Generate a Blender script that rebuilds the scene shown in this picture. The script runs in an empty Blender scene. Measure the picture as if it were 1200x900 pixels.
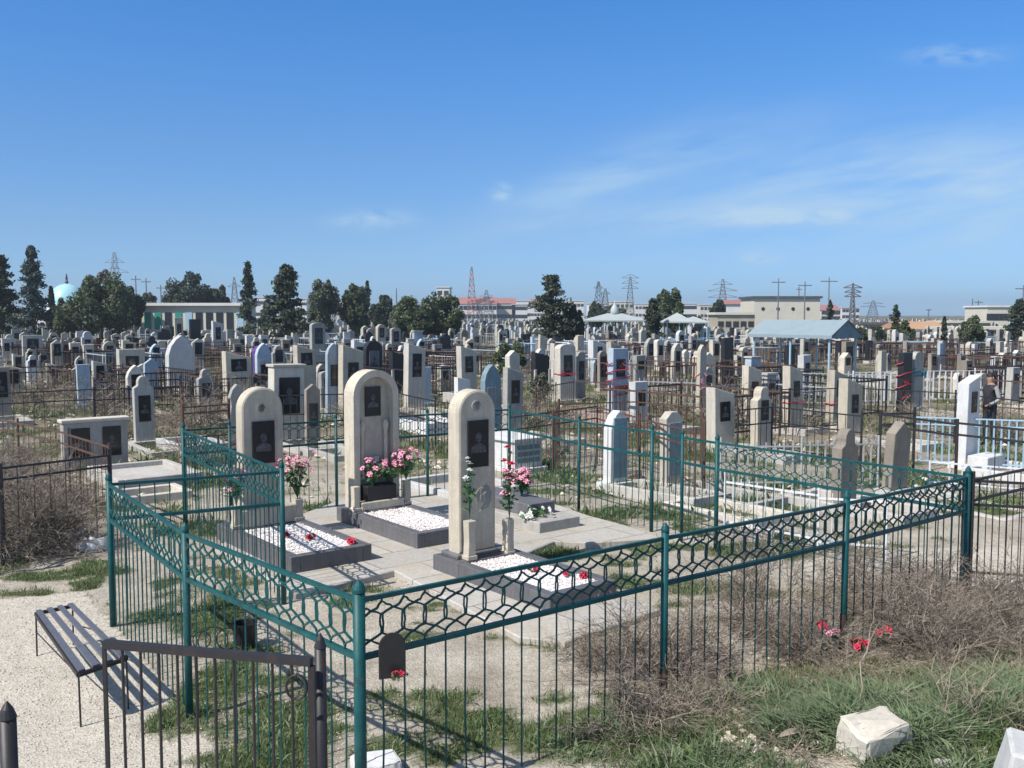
import bpy, bmesh, math, random
import numpy as np
from mathutils import Vector, Matrix
random.seed(7); RNG = np.random.default_rng(11)
SC = bpy.context.scene; COL = SC.collection
# ------------------------------------------------------------------ camera model
F = 1130.0; CAMZ = 3.1; PITCH = math.atan(82/1130)
CP, SP = math.cos(PITCH), math.sin(PITCH)
def ray(px, py):
    u = (px-600)/F; v = (450-py)/F
    return u, CP+v*SP, -SP+v*CP
def G(px, py, z=0.0):
    "point on the horizontal plane z seen at a pixel of the photograph"
    a, b, c = ray(px, py); t = (z-CAMZ)/c
    return Vector((a*t, b*t, z))
def AtY(px, py, Y):
    a, b, c = ray(px, py); t = Y/b
    return Vector((a*t, Y, CAMZ+c*t))
ROT = math.radians(38)                       # the graves' common heading
LX, LY = math.sin(ROT), -math.cos(ROT)       # towards the foot of a grave
WX, WY = math.cos(ROT), math.sin(ROT)        # across a grave
# ------------------------------------------------------------------ value noise and terrain
_T = np.random.default_rng(3).random((256, 256))
def vnoise(x, y, s):
    x = np.asarray(x, float)*s+37.2; y = np.asarray(y, float)*s+11.7
    xi = np.floor(x).astype(int); yi = np.floor(y).astype(int)
    fx = x-xi; fy = y-yi; fx = fx*fx*(3-2*fx); fy = fy*fy*(3-2*fy)
    g = lambda i, j: _T[i % 256, j % 256]
    return (g(xi, yi)*(1-fx)+g(xi+1, yi)*fx)*(1-fy)+(g(xi, yi+1)*(1-fx)+g(xi+1, yi+1)*fx)*fy
def fbm(x, y, s, o=3):
    a, t, r = 1., 0., 0.
    for k in range(o):
        r = r+a*vnoise(x, y, s*2**k+k*.13); t += a; a *= .5
    return r/t
def terr(x, y):
    x = np.asarray(x, float); y = np.asarray(y, float)
    m = .5*np.exp(-(((x-3.6)/2.7)**2+((y-5.4)/2.1)**2))
    near = np.exp(-np.maximum(y-14, 0)/10)
    n = (fbm(x, y, .9, 3)-.5)*.06*near+(fbm(x, y, 5., 2)-.5)*.03*near*np.exp(-np.maximum(np.abs(x)-8, 0)/4)
    far = .4*(fbm(x, y, .03, 2)-.5)*np.clip((y-60)/80, 0, 1)
    return m+n-.02+far
def T(x, y): return float(terr(x, y))
def GT(px, py):
    p = G(px, py)
    for _ in range(6): p = G(px, py, T(p.x, p.y))
    return p
# ------------------------------------------------------------------ materials
MAT = {}
def nodes(name):
    m = bpy.data.materials.new(name); m.use_nodes = True
    nt = m.node_tree; b = nt.nodes['Principled BSDF']
    return m, nt, b
def NN(nt, t, **kw):
    n = nt.nodes.new(t)
    for k, v in kw.items():
        if hasattr(n, k): setattr(n, k, v)
        else: n.inputs[k].default_value = v
    return n
def ramp(nt, fac, stops):
    r = nt.nodes.new('ShaderNodeValToRGB'); el = r.color_ramp.elements
    while len(el) < len(stops): el.new(.5)
    for e, (p, c) in zip(el, stops): e.position = p; e.color = (*c, 1)
    nt.links.new(fac, r.inputs[0]); return r.outputs[0]
def mixc(nt, fac, a, b, mode='MIX'):
    m = nt.nodes.new('ShaderNodeMix'); m.data_type = 'RGBA'; m.blend_type = mode
    for s, v in ((m.inputs[0], fac), (m.inputs[6], a), (m.inputs[7], b)):
        if isinstance(v, (int, float)): s.default_value = v
        elif isinstance(v, tuple): s.default_value = (*v, 1)
        else: nt.links.new(v, s)
    return m.outputs[2]
def objco(nt, world=False):
    if world: return nt.nodes.new('ShaderNodeNewGeometry').outputs['Position']
    return nt.nodes.new('ShaderNodeTexCoord').outputs['Object']
def noise(nt, co, scale, detail=3, rough=.55):
    n = NN(nt, 'ShaderNodeTexNoise'); n.inputs['Scale'].default_value = scale
    n.inputs['Detail'].default_value = detail; n.inputs['Roughness'].default_value = rough
    nt.links.new(co, n.inputs['Vector']); return n.outputs['Fac']
def bump(nt, b, h, dist=.01, strength=.6):
    n = nt.nodes.new('ShaderNodeBump'); n.inputs['Distance'].default_value = dist; n.inputs['Strength'].default_value = strength
    nt.links.new(h, n.inputs['Height']); nt.links.new(n.outputs[0], b.inputs['Normal'])
def dark(c, k): return tuple(max(0, x*k) for x in c)
def stone_mat(name, c, stain, amt=.5, rough=.85, sc=2.2, speck=.12):
    m, nt, b = nodes(name); co = objco(nt, True)
    n1 = noise(nt, co, sc, 5, .65); n2 = noise(nt, co, 55, 2); n3 = noise(nt, co, 9, 4, .7)
    f = ramp(nt, n1, [(.42, (0, 0, 0)), (.68, (amt, amt, amt))])
    c1 = mixc(nt, f, c, stain)
    c2 = mixc(nt, speck*2, c1, ramp(nt, n2, [(.3, (.35,)*3), (.7, (.65,)*3)]), 'OVERLAY')
    c3 = mixc(nt, .35, c2, ramp(nt, n3, [(.3, (.36,)*3), (.7, (.64,)*3)]), 'OVERLAY')
    mp = nt.nodes.new('ShaderNodeMapping'); mp.inputs['Scale'].default_value = (9, 9, .8); nt.links.new(co, mp.inputs[0])
    n4 = noise(nt, mp.outputs[0], 1.6, 4, .6)
    c3 = mixc(nt, ramp(nt, n4, [(.46, (0, 0, 0)), (.72, (.55,)*3)]), c3, stain)
    oi = nt.nodes.new('ShaderNodeObjectInfo'); hs = nt.nodes.new('ShaderNodeHueSaturation')
    mr = nt.nodes.new('ShaderNodeMapRange'); mr.inputs['To Min'].default_value = .82; mr.inputs['To Max'].default_value = 1.12
    nt.links.new(oi.outputs['Random'], mr.inputs['Value']); nt.links.new(mr.outputs[0], hs.inputs['Value']); nt.links.new(c3, hs.inputs['Color'])
    nt.links.new(hs.outputs[0], b.inputs['Base Color']); b.inputs['Roughness'].default_value = rough
    ad = nt.nodes.new('ShaderNodeMath'); nt.links.new(n2, ad.inputs[0]); nt.links.new(n3, ad.inputs[1])
    bump(nt, b, ad.outputs[0], .0022, .5)
    MAT[name] = m; return m
def paint_mat(name, c, c2=None, rough=.4, amt=.35, metal=0, sc=14):
    m, nt, b = nodes(name); co = objco(nt, True)
    n = noise(nt, co, sc, 5, .7)
    f = ramp(nt, n, [(.5, (0, 0, 0)), (.68, (amt,)*3)])
    col = mixc(nt, f, c, c2 or dark(c, .5))
    nt.links.new(col, b.inputs['Base Color']); b.inputs['Roughness'].default_value = rough; b.inputs['Metallic'].default_value = metal
    bump(nt, b, n, .002, .3); MAT[name] = m; return m
stone_mat('cream', (.58, .52, .41), (.37, .33, .27), .5)
stone_mat('limestone', (.60, .555, .47), (.40, .37, .32), .5)
stone_mat('grey', (.42, .405, .37), (.26, .25, .225), .6)
stone_mat('bluegrey', (.25, .34, .37), (.17, .22, .23), .5)
stone_mat('white', (.66, .66, .65), (.48, .47, .44), .45)
stone_mat('blue', (.42, .50, .57), (.30, .36, .40), .5)
stone_mat('slate', (.20, .29, .33), (.13, .17, .19), .6)
stone_mat('brown', (.30, .26, .21), (.18, .16, .14), .6)
stone_mat('pink', (.46, .34, .30), (.30, .24, .2), .5)
stone_mat('black', (.022, .021, .024), (.04, .038, .036), .4, .35)
stone_mat('concrete', (.50, .48, .44), (.33, .31, .28), .6, sc=1.3)
stone_mat('granite', (.15, .15, .16), (.09, .09, .095), .5, .5, sc=3, speck=.3)
stone_mat('wallstone', (.42, .37, .28), (.25, .22, .17), .6, sc=.6)
stone_mat('whitegravel', (.80, .76, .73), (.62, .57, .54), .5, sc=6)
paint_mat('teal', (.003, .075, .078), (.006, .035, .037), .5, .7, sc=9); MAT['teal'].node_tree.nodes['Principled BSDF'].inputs['Specular IOR Level'].default_value = .35
paint_mat('rustpost', (.05, .035, .028), (.10, .06, .04), .8, .8)
paint_mat('iron', (.022, .021, .024), (.06, .04, .03), .5, .5)
paint_mat('rust', (.10, .055, .04), (.05, .03, .025), .75, .8)
paint_mat('whitepaint', (.72, .74, .76), (.4, .36, .32), .5, .5)
paint_mat('bluepaint', (.36, .55, .68), (.3, .3, .3), .45, .4)
paint_mat('paleiron', (.40, .42, .42), (.22, .18, .15), .55, .6)
paint_mat('benchmetal', (.12, .12, .135), (.05, .05, .055), .35, .5)
paint_mat('roofmetal', (.27, .34, .37), (.20, .26, .29), .45, .5, sc=2)
paint_mat('roofgrey', (.42, .47, .46), (.32, .36, .36), .5, .5, sc=2)
paint_mat('domeblue', (.42, .72, .78), (.35, .62, .70), .3, .4, sc=.3)
paint_mat('roofred', (.36, .17, .15), (.30, .14, .13), .7, .5, sc=.3)
paint_mat('rooforange', (.50, .30, .17), (.40, .22, .12), .7, .5, sc=.3)
paint_mat('plaster', (.62, .58, .48), (.50, .46, .38), .8, .5, sc=.4)
paint_mat('plasterwhite', (.70, .68, .65), (.55, .53, .5), .8, .5, sc=.4)
paint_mat('darkroof', (.08, .09, .10), (.06, .06, .07), .7, .5, sc=.4)
paint_mat('darkglass', (.03, .035, .04), (.02, .02, .025), .25, .2)
paint_mat('greendoor', (.03, .28, .22), (.02, .2, .17), .5, .2)
paint_mat('redcloth', (.48, .06, .08), (.32, .04, .05), .7, .4)
paint_mat('tealcloth', (.03, .25, .33), (.02, .17, .22), .7, .4)
paint_mat('purple', (.10, .05, .22), (.06, .03, .14), .7, .4)
paint_mat('bag', (.62, .66, .70), (.5, .5, .5), .4, .4)
paint_mat('rubber', (.015, .015, .017), (.03, .03, .03), .5, .4)
paint_mat('wood', (.24, .20, .15), (.15, .12, .09), .8, .5)
paint_mat('skin', (.42, .24, .17), (.36, .2, .14), .6, .2)
paint_mat('vest', (.022, .022, .028), (.03, .03, .03), .8, .3)
paint_mat('sleeve', (.33, .33, .33), (.25, .25, .25), .8, .3)
paint_mat('hair', (.015, .012, .01), (.02, .015, .012), .7, .2)
paint_mat('trousers', (.03, .032, .04), (.02, .02, .025), .85, .3)
paint_mat('petal_pink', (.82, .36, .46), (.88, .60, .64), .6, .7, sc=40)
paint_mat('petal_red', (.60, .03, .08), (.7, .10, .16), .6, .6, sc=40)
paint_mat('petal_white', (.8, .78, .74), (.6, .7, .6), .6, .6, sc=40)
paint_mat('pylon', (.16, .17, .18), (.10, .11, .12), .6, .4)
paint_mat('pylonred', (.45, .10, .08), (.35, .08, .07), .6, .4)
def leaf_mat(name, c, c2, trans=.25, rough=.65):
    m, nt, b = nodes(name)
    g = nt.nodes.new('ShaderNodeNewGeometry')
    col = mixc(nt, g.outputs['Random Per Island'], c, c2)
    n = noise(nt, g.outputs['Position'], 1.6, 2); col = mixc(nt, .5, col, ramp(nt, n, [(.3, (.3,)*3), (.7, (.7,)*3)]), 'OVERLAY')
    nt.links.new(col, b.inputs['Base Color']); b.inputs['Roughness'].default_value = rough
    b.inputs['Specular IOR Level'].default_value = .25
    if trans:
        t = nt.nodes.new('ShaderNodeBsdfTranslucent'); nt.links.new(col, t.inputs[0])
        mx = nt.nodes.new('ShaderNodeMixShader'); mx.inputs[0].default_value = trans
        nt.links.new(b.outputs[0], mx.inputs[1]); nt.links.new(t.outputs[0], mx.inputs[2])
        nt.links.new(mx.outputs[0], nt.nodes['Material Output'].inputs[0])
    MAT[name] = m
leaf_mat('grass', (.06, .14, .035), (.17, .23, .085))
leaf_mat('weed', (.09, .15, .065), (.24, .29, .17))
leaf_mat('drygrass', (.25, .20, .12), (.42, .36, .24))
leaf_mat('twig', (.06, .048, .038), (.40, .335, .27), 0)
leaf_mat('twigpale', (.22, .175, .13), (.38, .32, .25), 0)
leaf_mat('conifer', (.04, .06, .04), (.095, .112, .07), .1)
leaf_mat('bluefir', (.05, .08, .07), (.09, .12, .10), .1)
leaf_mat('pine', (.07, .10, .05), (.15, .175, .095), .15)
leaf_mat('olive', (.10, .125, .08), (.17, .19, .13), .15)
leaf_mat('bareleaf', (.13, .105, .09), (.20, .17, .15), 0)
leaf_mat('flowerleaf', (.04, .12, .04), (.10, .22, .09), .2)
leaf_mat('bark', (.07, .055, .045), (.11, .09, .07), 0)
def teal_wear():
    m = MAT['teal']; nt = m.node_tree; b = nt.nodes['Principled BSDF']; old = b.inputs['Base Color'].links[0].from_socket; co = objco(nt, True)
    n = noise(nt, co, 46, 6, .75); n2 = noise(nt, co, 2.3, 3, .6)
    a = nt.nodes.new('ShaderNodeMath'); a.operation = 'MULTIPLY_ADD'; nt.links.new(n2, a.inputs[0]); a.inputs[1].default_value = .35; nt.links.new(n, a.inputs[2])
    col = mixc(nt, ramp(nt, a.outputs[0], [(.78, (0, 0, 0)), (.84, (.9,)*3)]), old, (.11, .055, .035))
    n3 = noise(nt, co, 5, 4, .7); col = mixc(nt, ramp(nt, n3, [(.5, (0, 0, 0)), (.75, (.35,)*3)]), col, (.05, .17, .165))
    nt.links.new(col, b.inputs['Base Color'])
teal_wear()
# portrait panel (polished black stone with faint lighter mottling)
def ground_mat():
    m, nt, b = nodes('ground'); co = objco(nt, True)
    at = nt.nodes.new('ShaderNodeAttribute'); at.attribute_name = 'mask'
    sp = nt.nodes.new('ShaderNodeSeparateColor'); nt.links.new(at.outputs['Color'], sp.inputs[0])
    green, path, far = sp.outputs[0], sp.outputs[1], sp.outputs[2]
    n1 = noise(nt, co, 1.1, 6, .65); n2 = noise(nt, co, 14, 5, .7); n3 = noise(nt, co, 70, 3, .7)
    soil = ramp(nt, n1, [(.3, (.28, .245, .195)), (.5, (.40, .36, .295)), (.7, (.49, .45, .385))])
    soil = mixc(nt, .7, soil, ramp(nt, n3, [(.3, (.25,)*3), (.7, (.75,)*3)]), 'OVERLAY')
    soil = mixc(nt, .5, soil, ramp(nt, n2, [(.3, (.3,)*3), (.7, (.7,)*3)]), 'OVERLAY')
    vo = NN(nt, 'ShaderNodeTexVoronoi'); vo.inputs['Scale'].default_value = 48; nt.links.new(co, vo.inputs['Vector'])
    sh = nt.nodes.new('ShaderNodeSeparateColor'); nt.links.new(vo.outputs['Color'], sh.inputs[0])
    grav = ramp(nt, sh.outputs[0], [(0, (.45, .41, .34)), (.45, (.52, .475, .40)), (1, (.60, .555, .48))])
    grav = mixc(nt, .4, grav, ramp(nt, n2, [(.3, (.34,)*3), (.7, (.66,)*3)]), 'OVERLAY')
    dirt2 = ramp(nt, n2, [(.3, (.055, .075, .026)), (.6, (.095, .115, .05)), (.8, (.17, .15, .09))])
    nb = noise(nt, co, 5.5, 4, .7)
    def thr(mask, lo, hi):
        a = nt.nodes.new('ShaderNodeMath'); a.operation = 'ADD'; nt.links.new(mask, a.inputs[0]); nt.links.new(nb, a.inputs[1])
        return ramp(nt, a.outputs[0], [(lo, (0, 0, 0)), (hi, (1, 1, 1))])
    hx = nt.nodes.new('ShaderNodeMath'); hx.operation = 'MULTIPLY'; hx.inputs[1].default_value = .5
    def half(s):
        q = nt.nodes.new('ShaderNodeMath'); q.operation = 'MULTIPLY'; q.inputs[1].default_value = .6; nt.links.new(s, q.inputs[0])
        return thr2(q.outputs[0])
    def thr2(s):
        a = nt.nodes.new('ShaderNodeMath'); a.operation = 'MULTIPLY_ADD'; nt.links.new(nb, a.inputs[0]); a.inputs[1].default_value = .5; nt.links.new(s, a.inputs[2])
        return ramp(nt, a.outputs[0], [(.44, (0, 0, 0)), (.62, (1, 1, 1))])
    col = mixc(nt, half(path), soil, grav)
    farc = ramp(nt, n1, [(.3, (.085, .105, .045)), (.5, (.20, .17, .12)), (.7, (.31, .27, .21))])
    col = mixc(nt, far, col, farc)
    col = mixc(nt, half(green), col, dirt2)
    nt.links.new(col, b.inputs['Base Color']); b.inputs['Roughness'].default_value = .95
    b.inputs['Specular IOR Level'].default_value = .2
    ad = nt.nodes.new('ShaderNodeMath'); nt.links.new(n3, ad.inputs[0]); nt.links.new(vo.outputs['Distance'], ad.inputs[1])
    bump(nt, b, ad.outputs[0], .012, .6)
    MAT['ground'] = m
ground_mat()
# ------------------------------------------------------------------ mesh helpers
class MB:
    "collects pieces (numpy) and links them as one mesh object"
    def __init__(s): s.V = []; s.F = []; s.n = 0; s.mi = []
    def add(s, V, faces, mi=0):
        V = np.asarray(V, float).reshape(-1, 3)
        for f in faces:
            f = np.asarray(f, int)
            if f.ndim == 1: f = f[None]
            s.F.append(f+s.n); s.mi.append(np.full(len(f), mi))
        s.V.append(V); s.n += len(V); return s
    def box(s, x0, x1, y0, y1, z0, z1, mi=0, M=None, bev=0):
        if bev:
            bm = bmesh.new(); bmesh.ops.create_cube(bm, size=1)
            for v in bm.verts: v.co = Vector(((x0+x1)/2+v.co.x*(x1-x0), (y0+y1)/2+v.co.y*(y1-y0), (z0+z1)/2+v.co.z*(z1-z0)))
            bmesh.ops.bevel(bm, geom=bm.edges[:], offset=bev, segments=1, affect='EDGES')
            return s.bm(bm, mi, M)
        V = np.array([[x0,y0,z0],[x1,y0,z0],[x1,y1,z0],[x0,y1,z0],[x0,y0,z1],[x1,y0,z1],[x1,y1,z1],[x0,y1,z1]], float)
        if M is not None: V = np.array([M@Vector(v) for v in V])
        return s.add(V, [[[0,3,2,1],[4,5,6,7],[0,1,5,4],[1,2,6,5],[2,3,7,6],[3,0,4,7]]], mi)
    def bm(s, bm, mi=0, M=None):
        bm.verts.index_update()
        V = [(M@v.co if M is not None else v.co)[:] for v in bm.verts]
        fs = [[v.index for v in f.verts] for f in bm.faces]
        s.add(V, fs, mi); bm.free(); return s
    def rods(s, P0, P1, r0, r1=None, n=6, mi=0, cap=True):
        P0 = np.asarray(P0, float).reshape(-1, 3); P1 = np.asarray(P1, float).reshape(-1, 3); k = len(P0)
        if k == 0: return s
        r0 = np.broadcast_to(np.asarray(r0, float), (k,)); r1 = r0 if r1 is None else np.broadcast_to(np.asarray(r1, float), (k,))
        d = P1-P0; L = np.linalg.norm(d, axis=1, keepdims=True); d = d/np.maximum(L, 1e-9)
        ref = np.where(np.abs(d[:, 2:3]) > .9, np.array([[1., 0, 0]]), np.array([[0, 0, 1.]]))
        a = np.cross(d, ref); a /= np.linalg.norm(a, axis=1, keepdims=True)+1e-12; b = np.cross(d, a)
        ang = (np.arange(n)+(.5 if n == 4 else 0))*2*math.pi/n; q = 2**.5 if n == 4 else 1
        ring = a[:, None]*np.cos(ang)[None, :, None]*q+b[:, None]*np.sin(ang)[None, :, None]*q
        V = np.concatenate([P0[:, None]+ring*r0[:, None, None], P1[:, None]+ring*r1[:, None, None]], 1)
        i = np.arange(n); j = (i+1) % n
        q4 = np.stack([i, i+n, j+n, j], 1)
        off = (np.arange(k)*2*n)[:, None, None]
        fs = [(q4[None]+off).reshape(-1, 4)]
        if cap:
            fs.append((np.arange(n)[None, None]+off).reshape(-1, n)); fs.append((np.arange(2*n-1, n-1, -1)[None, None]+off).reshape(-1, n))
        return s.add(V.reshape(-1, 3), fs, mi)
    def lathe(s, prof, n=16, c=(0, 0, 0), mi=0):
        V = []; m = len(prof)
        for r, z in prof:
            for k in range(n):
                t = 2*math.pi*k/n; V.append((c[0]+r*math.cos(t), c[1]+r*math.sin(t), c[2]+z))
        i = np.arange(n); j = (i+1) % n; fs = []
        for q in range(m-1): fs.append(np.stack([q*n+i, q*n+j, (q+1)*n+j, (q+1)*n+i], 1))
        fs.append(np.arange(n-1, -1, -1)); fs.append(np.arange(n)+(m-1)*n)
        return s.add(V, fs, mi)
    def prism(s, pts, y0, y1, mi=0, bev=.01, M=None):
        "outline in the x-z plane extruded along y, edges bevelled"
        bm = bmesh.new()
        a = [bm.verts.new((x, y0, z)) for x, z in pts]; b = [bm.verts.new((x, y1, z)) for x, z in pts]
        n = len(pts); f1 = bm.faces.new(a); f2 = bm.faces.new(b[::-1])
        for i in range(n): bm.faces.new((a[i], b[i], b[(i+1) % n], a[(i+1) % n]))
        bmesh.ops.recalc_face_normals(bm, faces=bm.faces[:])
        if bev:
            es = list(set(f1.edges[:]+f2.edges[:])); bmesh.ops.bevel(bm, geom=es, offset=bev, segments=2, affect='EDGES', profile=.5)
        return s.bm(bm, mi, M)
    def blade_cards(s, C, D, U, mi=0):
        "quads: centre C, half-vectors D and U"
        V = np.stack([C-D-U, C+D-U, C+D+U, C-D+U], 1); k = len(C)
        return s.add(V.reshape(-1, 3), [np.arange(4*k).reshape(k, 4)], mi)
    def mesh(s, name, mats):
        me = bpy.data.meshes.new(name)
        V = np.concatenate(s.V) if s.V else np.zeros((0, 3))
        me.vertices.add(len(V)); me.vertices.foreach_set('co', V.ravel().astype(np.float32))
        fl = [f.ravel() for f in s.F]; ln = np.concatenate([np.full(len(f), f.shape[1]) for f in s.F])
        idx = np.concatenate(fl); me.loops.add(len(idx)); me.loops.foreach_set('vertex_index', idx.astype(np.int32))
        me.polygons.add(len(ln)); st = np.concatenate([[0], np.cumsum(ln)[:-1]])
        me.polygons.foreach_set('loop_start', st.astype(np.int32)); me.polygons.foreach_set('loop_total', ln.astype(np.int32))
        me.polygons.foreach_set('material_index', np.concatenate(s.mi).astype(np.int32))
        for m in (mats if isinstance(mats, (list, tuple)) else [mats]): me.materials.append(MAT[m])
        me.polygons.foreach_set('use_smooth', np.zeros(len(ln), bool))
        me.update(calc_edges=True); me.validate(); return me
    def build(s, name, mats, parent=None, loc=None, rz=0, smooth=False):
        me = s.mesh(name, mats)
        if smooth: me.polygons.foreach_set('use_smooth', [True]*len(me.polygons))
        o = bpy.data.objects.new(name, me); COL.objects.link(o)
        if parent is not None: o.parent = parent
        if loc is not None: o.location = loc
        o.rotation_euler.z = rz
        return o
def tag(o, label=None, cat=None, group=None, kind=None):
    if label: o['label'] = label
    if cat: o['category'] = cat
    if group: o['group'] = group
    if kind: o['kind'] = kind
    return o
def empty(name, loc, rz=0):
    o = bpy.data.objects.new(name, None); COL.objects.link(o); o.location = loc; o.rotation_euler.z = rz
    o.empty_display_size = .2; return o
def copy_tree(o, parent=None):
    c = o.copy(); COL.objects.link(c); c.parent = parent
    for ch in list(o.children): copy_tree(ch, c)
    return c
# ================================================================== headstones
def arcpts(cx, cz, r, a0, a1, n, rz=None):
    rz = rz or r
    return [(cx+r*math.cos(math.radians(a0+(a1-a0)*i/n)), cz+rz*math.sin(math.radians(a0+(a1-a0)*i/n))) for i in range(n+1)]
def outline(shape, w, h):
    a = w/2
    if shape == 'arch': return [(-a, 0), (a, 0)]+arcpts(0, h-a, a, 0, 180, 16)
    if shape == 'lowarch': return [(-a, 0), (a, 0)]+arcpts(0, h-.22*w, a, 0, 180, 12, .22*w)
    if shape == 'slant': return [(-a, 0), (a, 0), (a, h-.28*w), (-a, h)]
    if shape == 'slantup': return [(-a, 0), (a, 0), (a, h), (-a, h-.28*w)]
    if shape == 'flat': return [(-a, 0), (a, 0), (a, h), (-a, h)]
    if shape == 'point': return [(-a, 0), (a, 0), (a, h-.38*w), (0, h), (-a, h-.38*w)]
    if shape == 'ogive': return [(-a, 0), (a, 0), (a, h-.75*w), (.8*a, h-.42*w), (.42*a, h-.16*w), (0, h), (-.42*a, h-.16*w), (-.8*a, h-.42*w), (-a, h-.75*w)]
    if shape == 'dome': return [(-a, 0), (a, 0), (a, h-.62*w), (.62*a, h-.5*w)]+arcpts(0, h-.36*w, .58*a, -10, 190, 10, .36*w)+[(-.62*a, h-.5*w), (-a, h-.62*w)]
    if shape == 'shoulder': return [(-a, 0), (a, 0), (a, h-.55*w), (.7*a, h-.55*w), (.7*a, h-.4*w)]+arcpts(0, h-.35*w, .7*a, 0, 180, 8, .35*w)+[(-.7*a, h-.4*w), (-.7*a, h-.55*w), (-a, h-.55*w)]
    if shape == 'wave': return [(-a, 0), (a, 0), (a, h*.45), (.82*a, h*.56), (a, h*.68), (a, h*.8), (.55*a, h*.88), (.35*a, h*.97), (-.2*a, h), (-.7*a, h*.93), (-a, h*.82), (-.85*a, h*.7), (-a, h*.58)]
    if shape == 'chamfer': return [(-a, 0), (a, 0), (a, h-.3*w), (.35*a, h), (-.35*a, h), (-a, h-.3*w)]
def bust(mb, cx, cz, s, y, mi=0):
    "engraved head-and-shoulders likeness, a thin relief"
    mb.prism(arcpts(cx, cz+.13*s, .105*s, 0, 342, 16, .14*s), y-.0015, y, mi, 0)
    mb.prism([(cx-.26*s, cz-.30*s), (cx+.26*s, cz-.30*s), (cx+.24*s, cz-.14*s), (cx+.13*s, cz-.07*s), (cx+.05*s, cz-.03*s), (cx-.05*s, cz-.03*s), (cx-.13*s, cz-.07*s), (cx-.24*s, cz-.14*s)], y-.0015, y, mi, 0)
m_, nt_, b_ = nodes('portrait'); c_ = objco(nt_); n_ = noise(nt_, c_, 22, 4, .7)
nt_.links.new(ramp(nt_, n_, [(.35, (.02, .021, .024)), (.65, (.13, .135, .14))]), b_.inputs['Base Color']); b_.inputs['Roughness'].default_value = .35; MAT['portrait'] = m_
paint_mat('panelblack', (.016, .017, .021), (.03, .031, .034), .16, .5, sc=30)
GROUP_STONES = 'headstones in the old cemetery'
def headstone(loc, w, t, h, shape, tone, label=None, panel=None, plinth=True, kerb=False, bust_on=True, group=GROUP_STONES, name='headstone', tilt=0, rz=None, kerbmat='concrete'):
    "panel = (width fraction, bottom fraction, top fraction)"
    mb = MB(); z0 = .14 if plinth else 0
    pts = [(x, z+z0) for x, z in outline(shape, w, h-z0)]
    mb.prism(pts, -t/2, t/2, 0, min(.014, w*.03))
    o = mb.build(name, tone, None, loc, (ROT if rz is None else rz)+random.uniform(-.05, .05))
    o.rotation_euler.x = math.radians(tilt); o.rotation_euler.y = math.radians(random.uniform(-1.2, 1.2))
    if label: tag(o, label, 'headstone', group)
    if panel:
        pw, pa, pb = panel; x = w*pw/2; za, zb = z0+(h-z0)*pa, z0+(h-z0)*pb
        p = MB().prism([(-x, za), (x, za), (x, zb), (-x, zb)], -t/2-.022, -t/2+.01, 0, .004).build('portrait_panel', 'bluegrey' if label and label.startswith('blue-grey') else ('panelblack' if tone != 'black' else 'granite'), o)
        if bust_on and not (label and label.startswith('blue-grey')):
            q = MB(); bust(q, 0, (za+zb)/2, min(2*x*1.35, (zb-za)*1.2), -t/2-.022); q.build('portrait', 'portrait', p)
    if plinth:
        MB().prism([(-w/2-.09, -.1), (w/2+.09, -.1), (w/2+.09, .14), (-w/2-.09, .14)], -t/2-.09, t/2+.09, 0, .01).build('plinth', 'concrete' if tone in ('cream', 'limestone', 'grey', 'brown') else tone, o)
    if kerb:
        k = MB(); kw, kl = max(w, .7)/2+.14, 2.0; y0 = -t/2-.092
        k.box(-kw, -kw+.12, y0-kl, y0, -.1, .17, bev=.008); k.box(kw-.12, kw, y0-kl, y0, -.1, .17, bev=.008)
        k.box(-kw+.122, kw-.122, y0-kl, y0-kl+.12, -.1, .168, bev=.008)
        k.build('grave_kerb', kerbmat, o)
    return o
USED = []
def HS(x0, x1, yt, yb, shape, tone, label, panel=None, kerb=False, **kw):
    p = GT((x0+x1)/2, yb); d = p.y; k = p.x/d
    Wp = (x1-x0)*d/F; tr = kw.pop('tr', .3)
    w = Wp/((WX-LX*k*0-WY*k)+tr*(abs(LX)+WX*k*1.0)) if True else 0
    w = max(.3, min(w, 1.15)); t = max(.12, w*tr)
    h = AtY((x0+x1)/2, yt, d).z-p.z
    USED.append((p.x, p.y)); p.z -= .02
    return headstone(p, w, t, h+.02, shape, tone, label, panel, kerb=kerb, **kw)
P1 = (.58, .52, .88); P2 = (.55, .5, .82); PB = (.72, .38, .9); PS = (.6, .62, .85)
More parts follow.
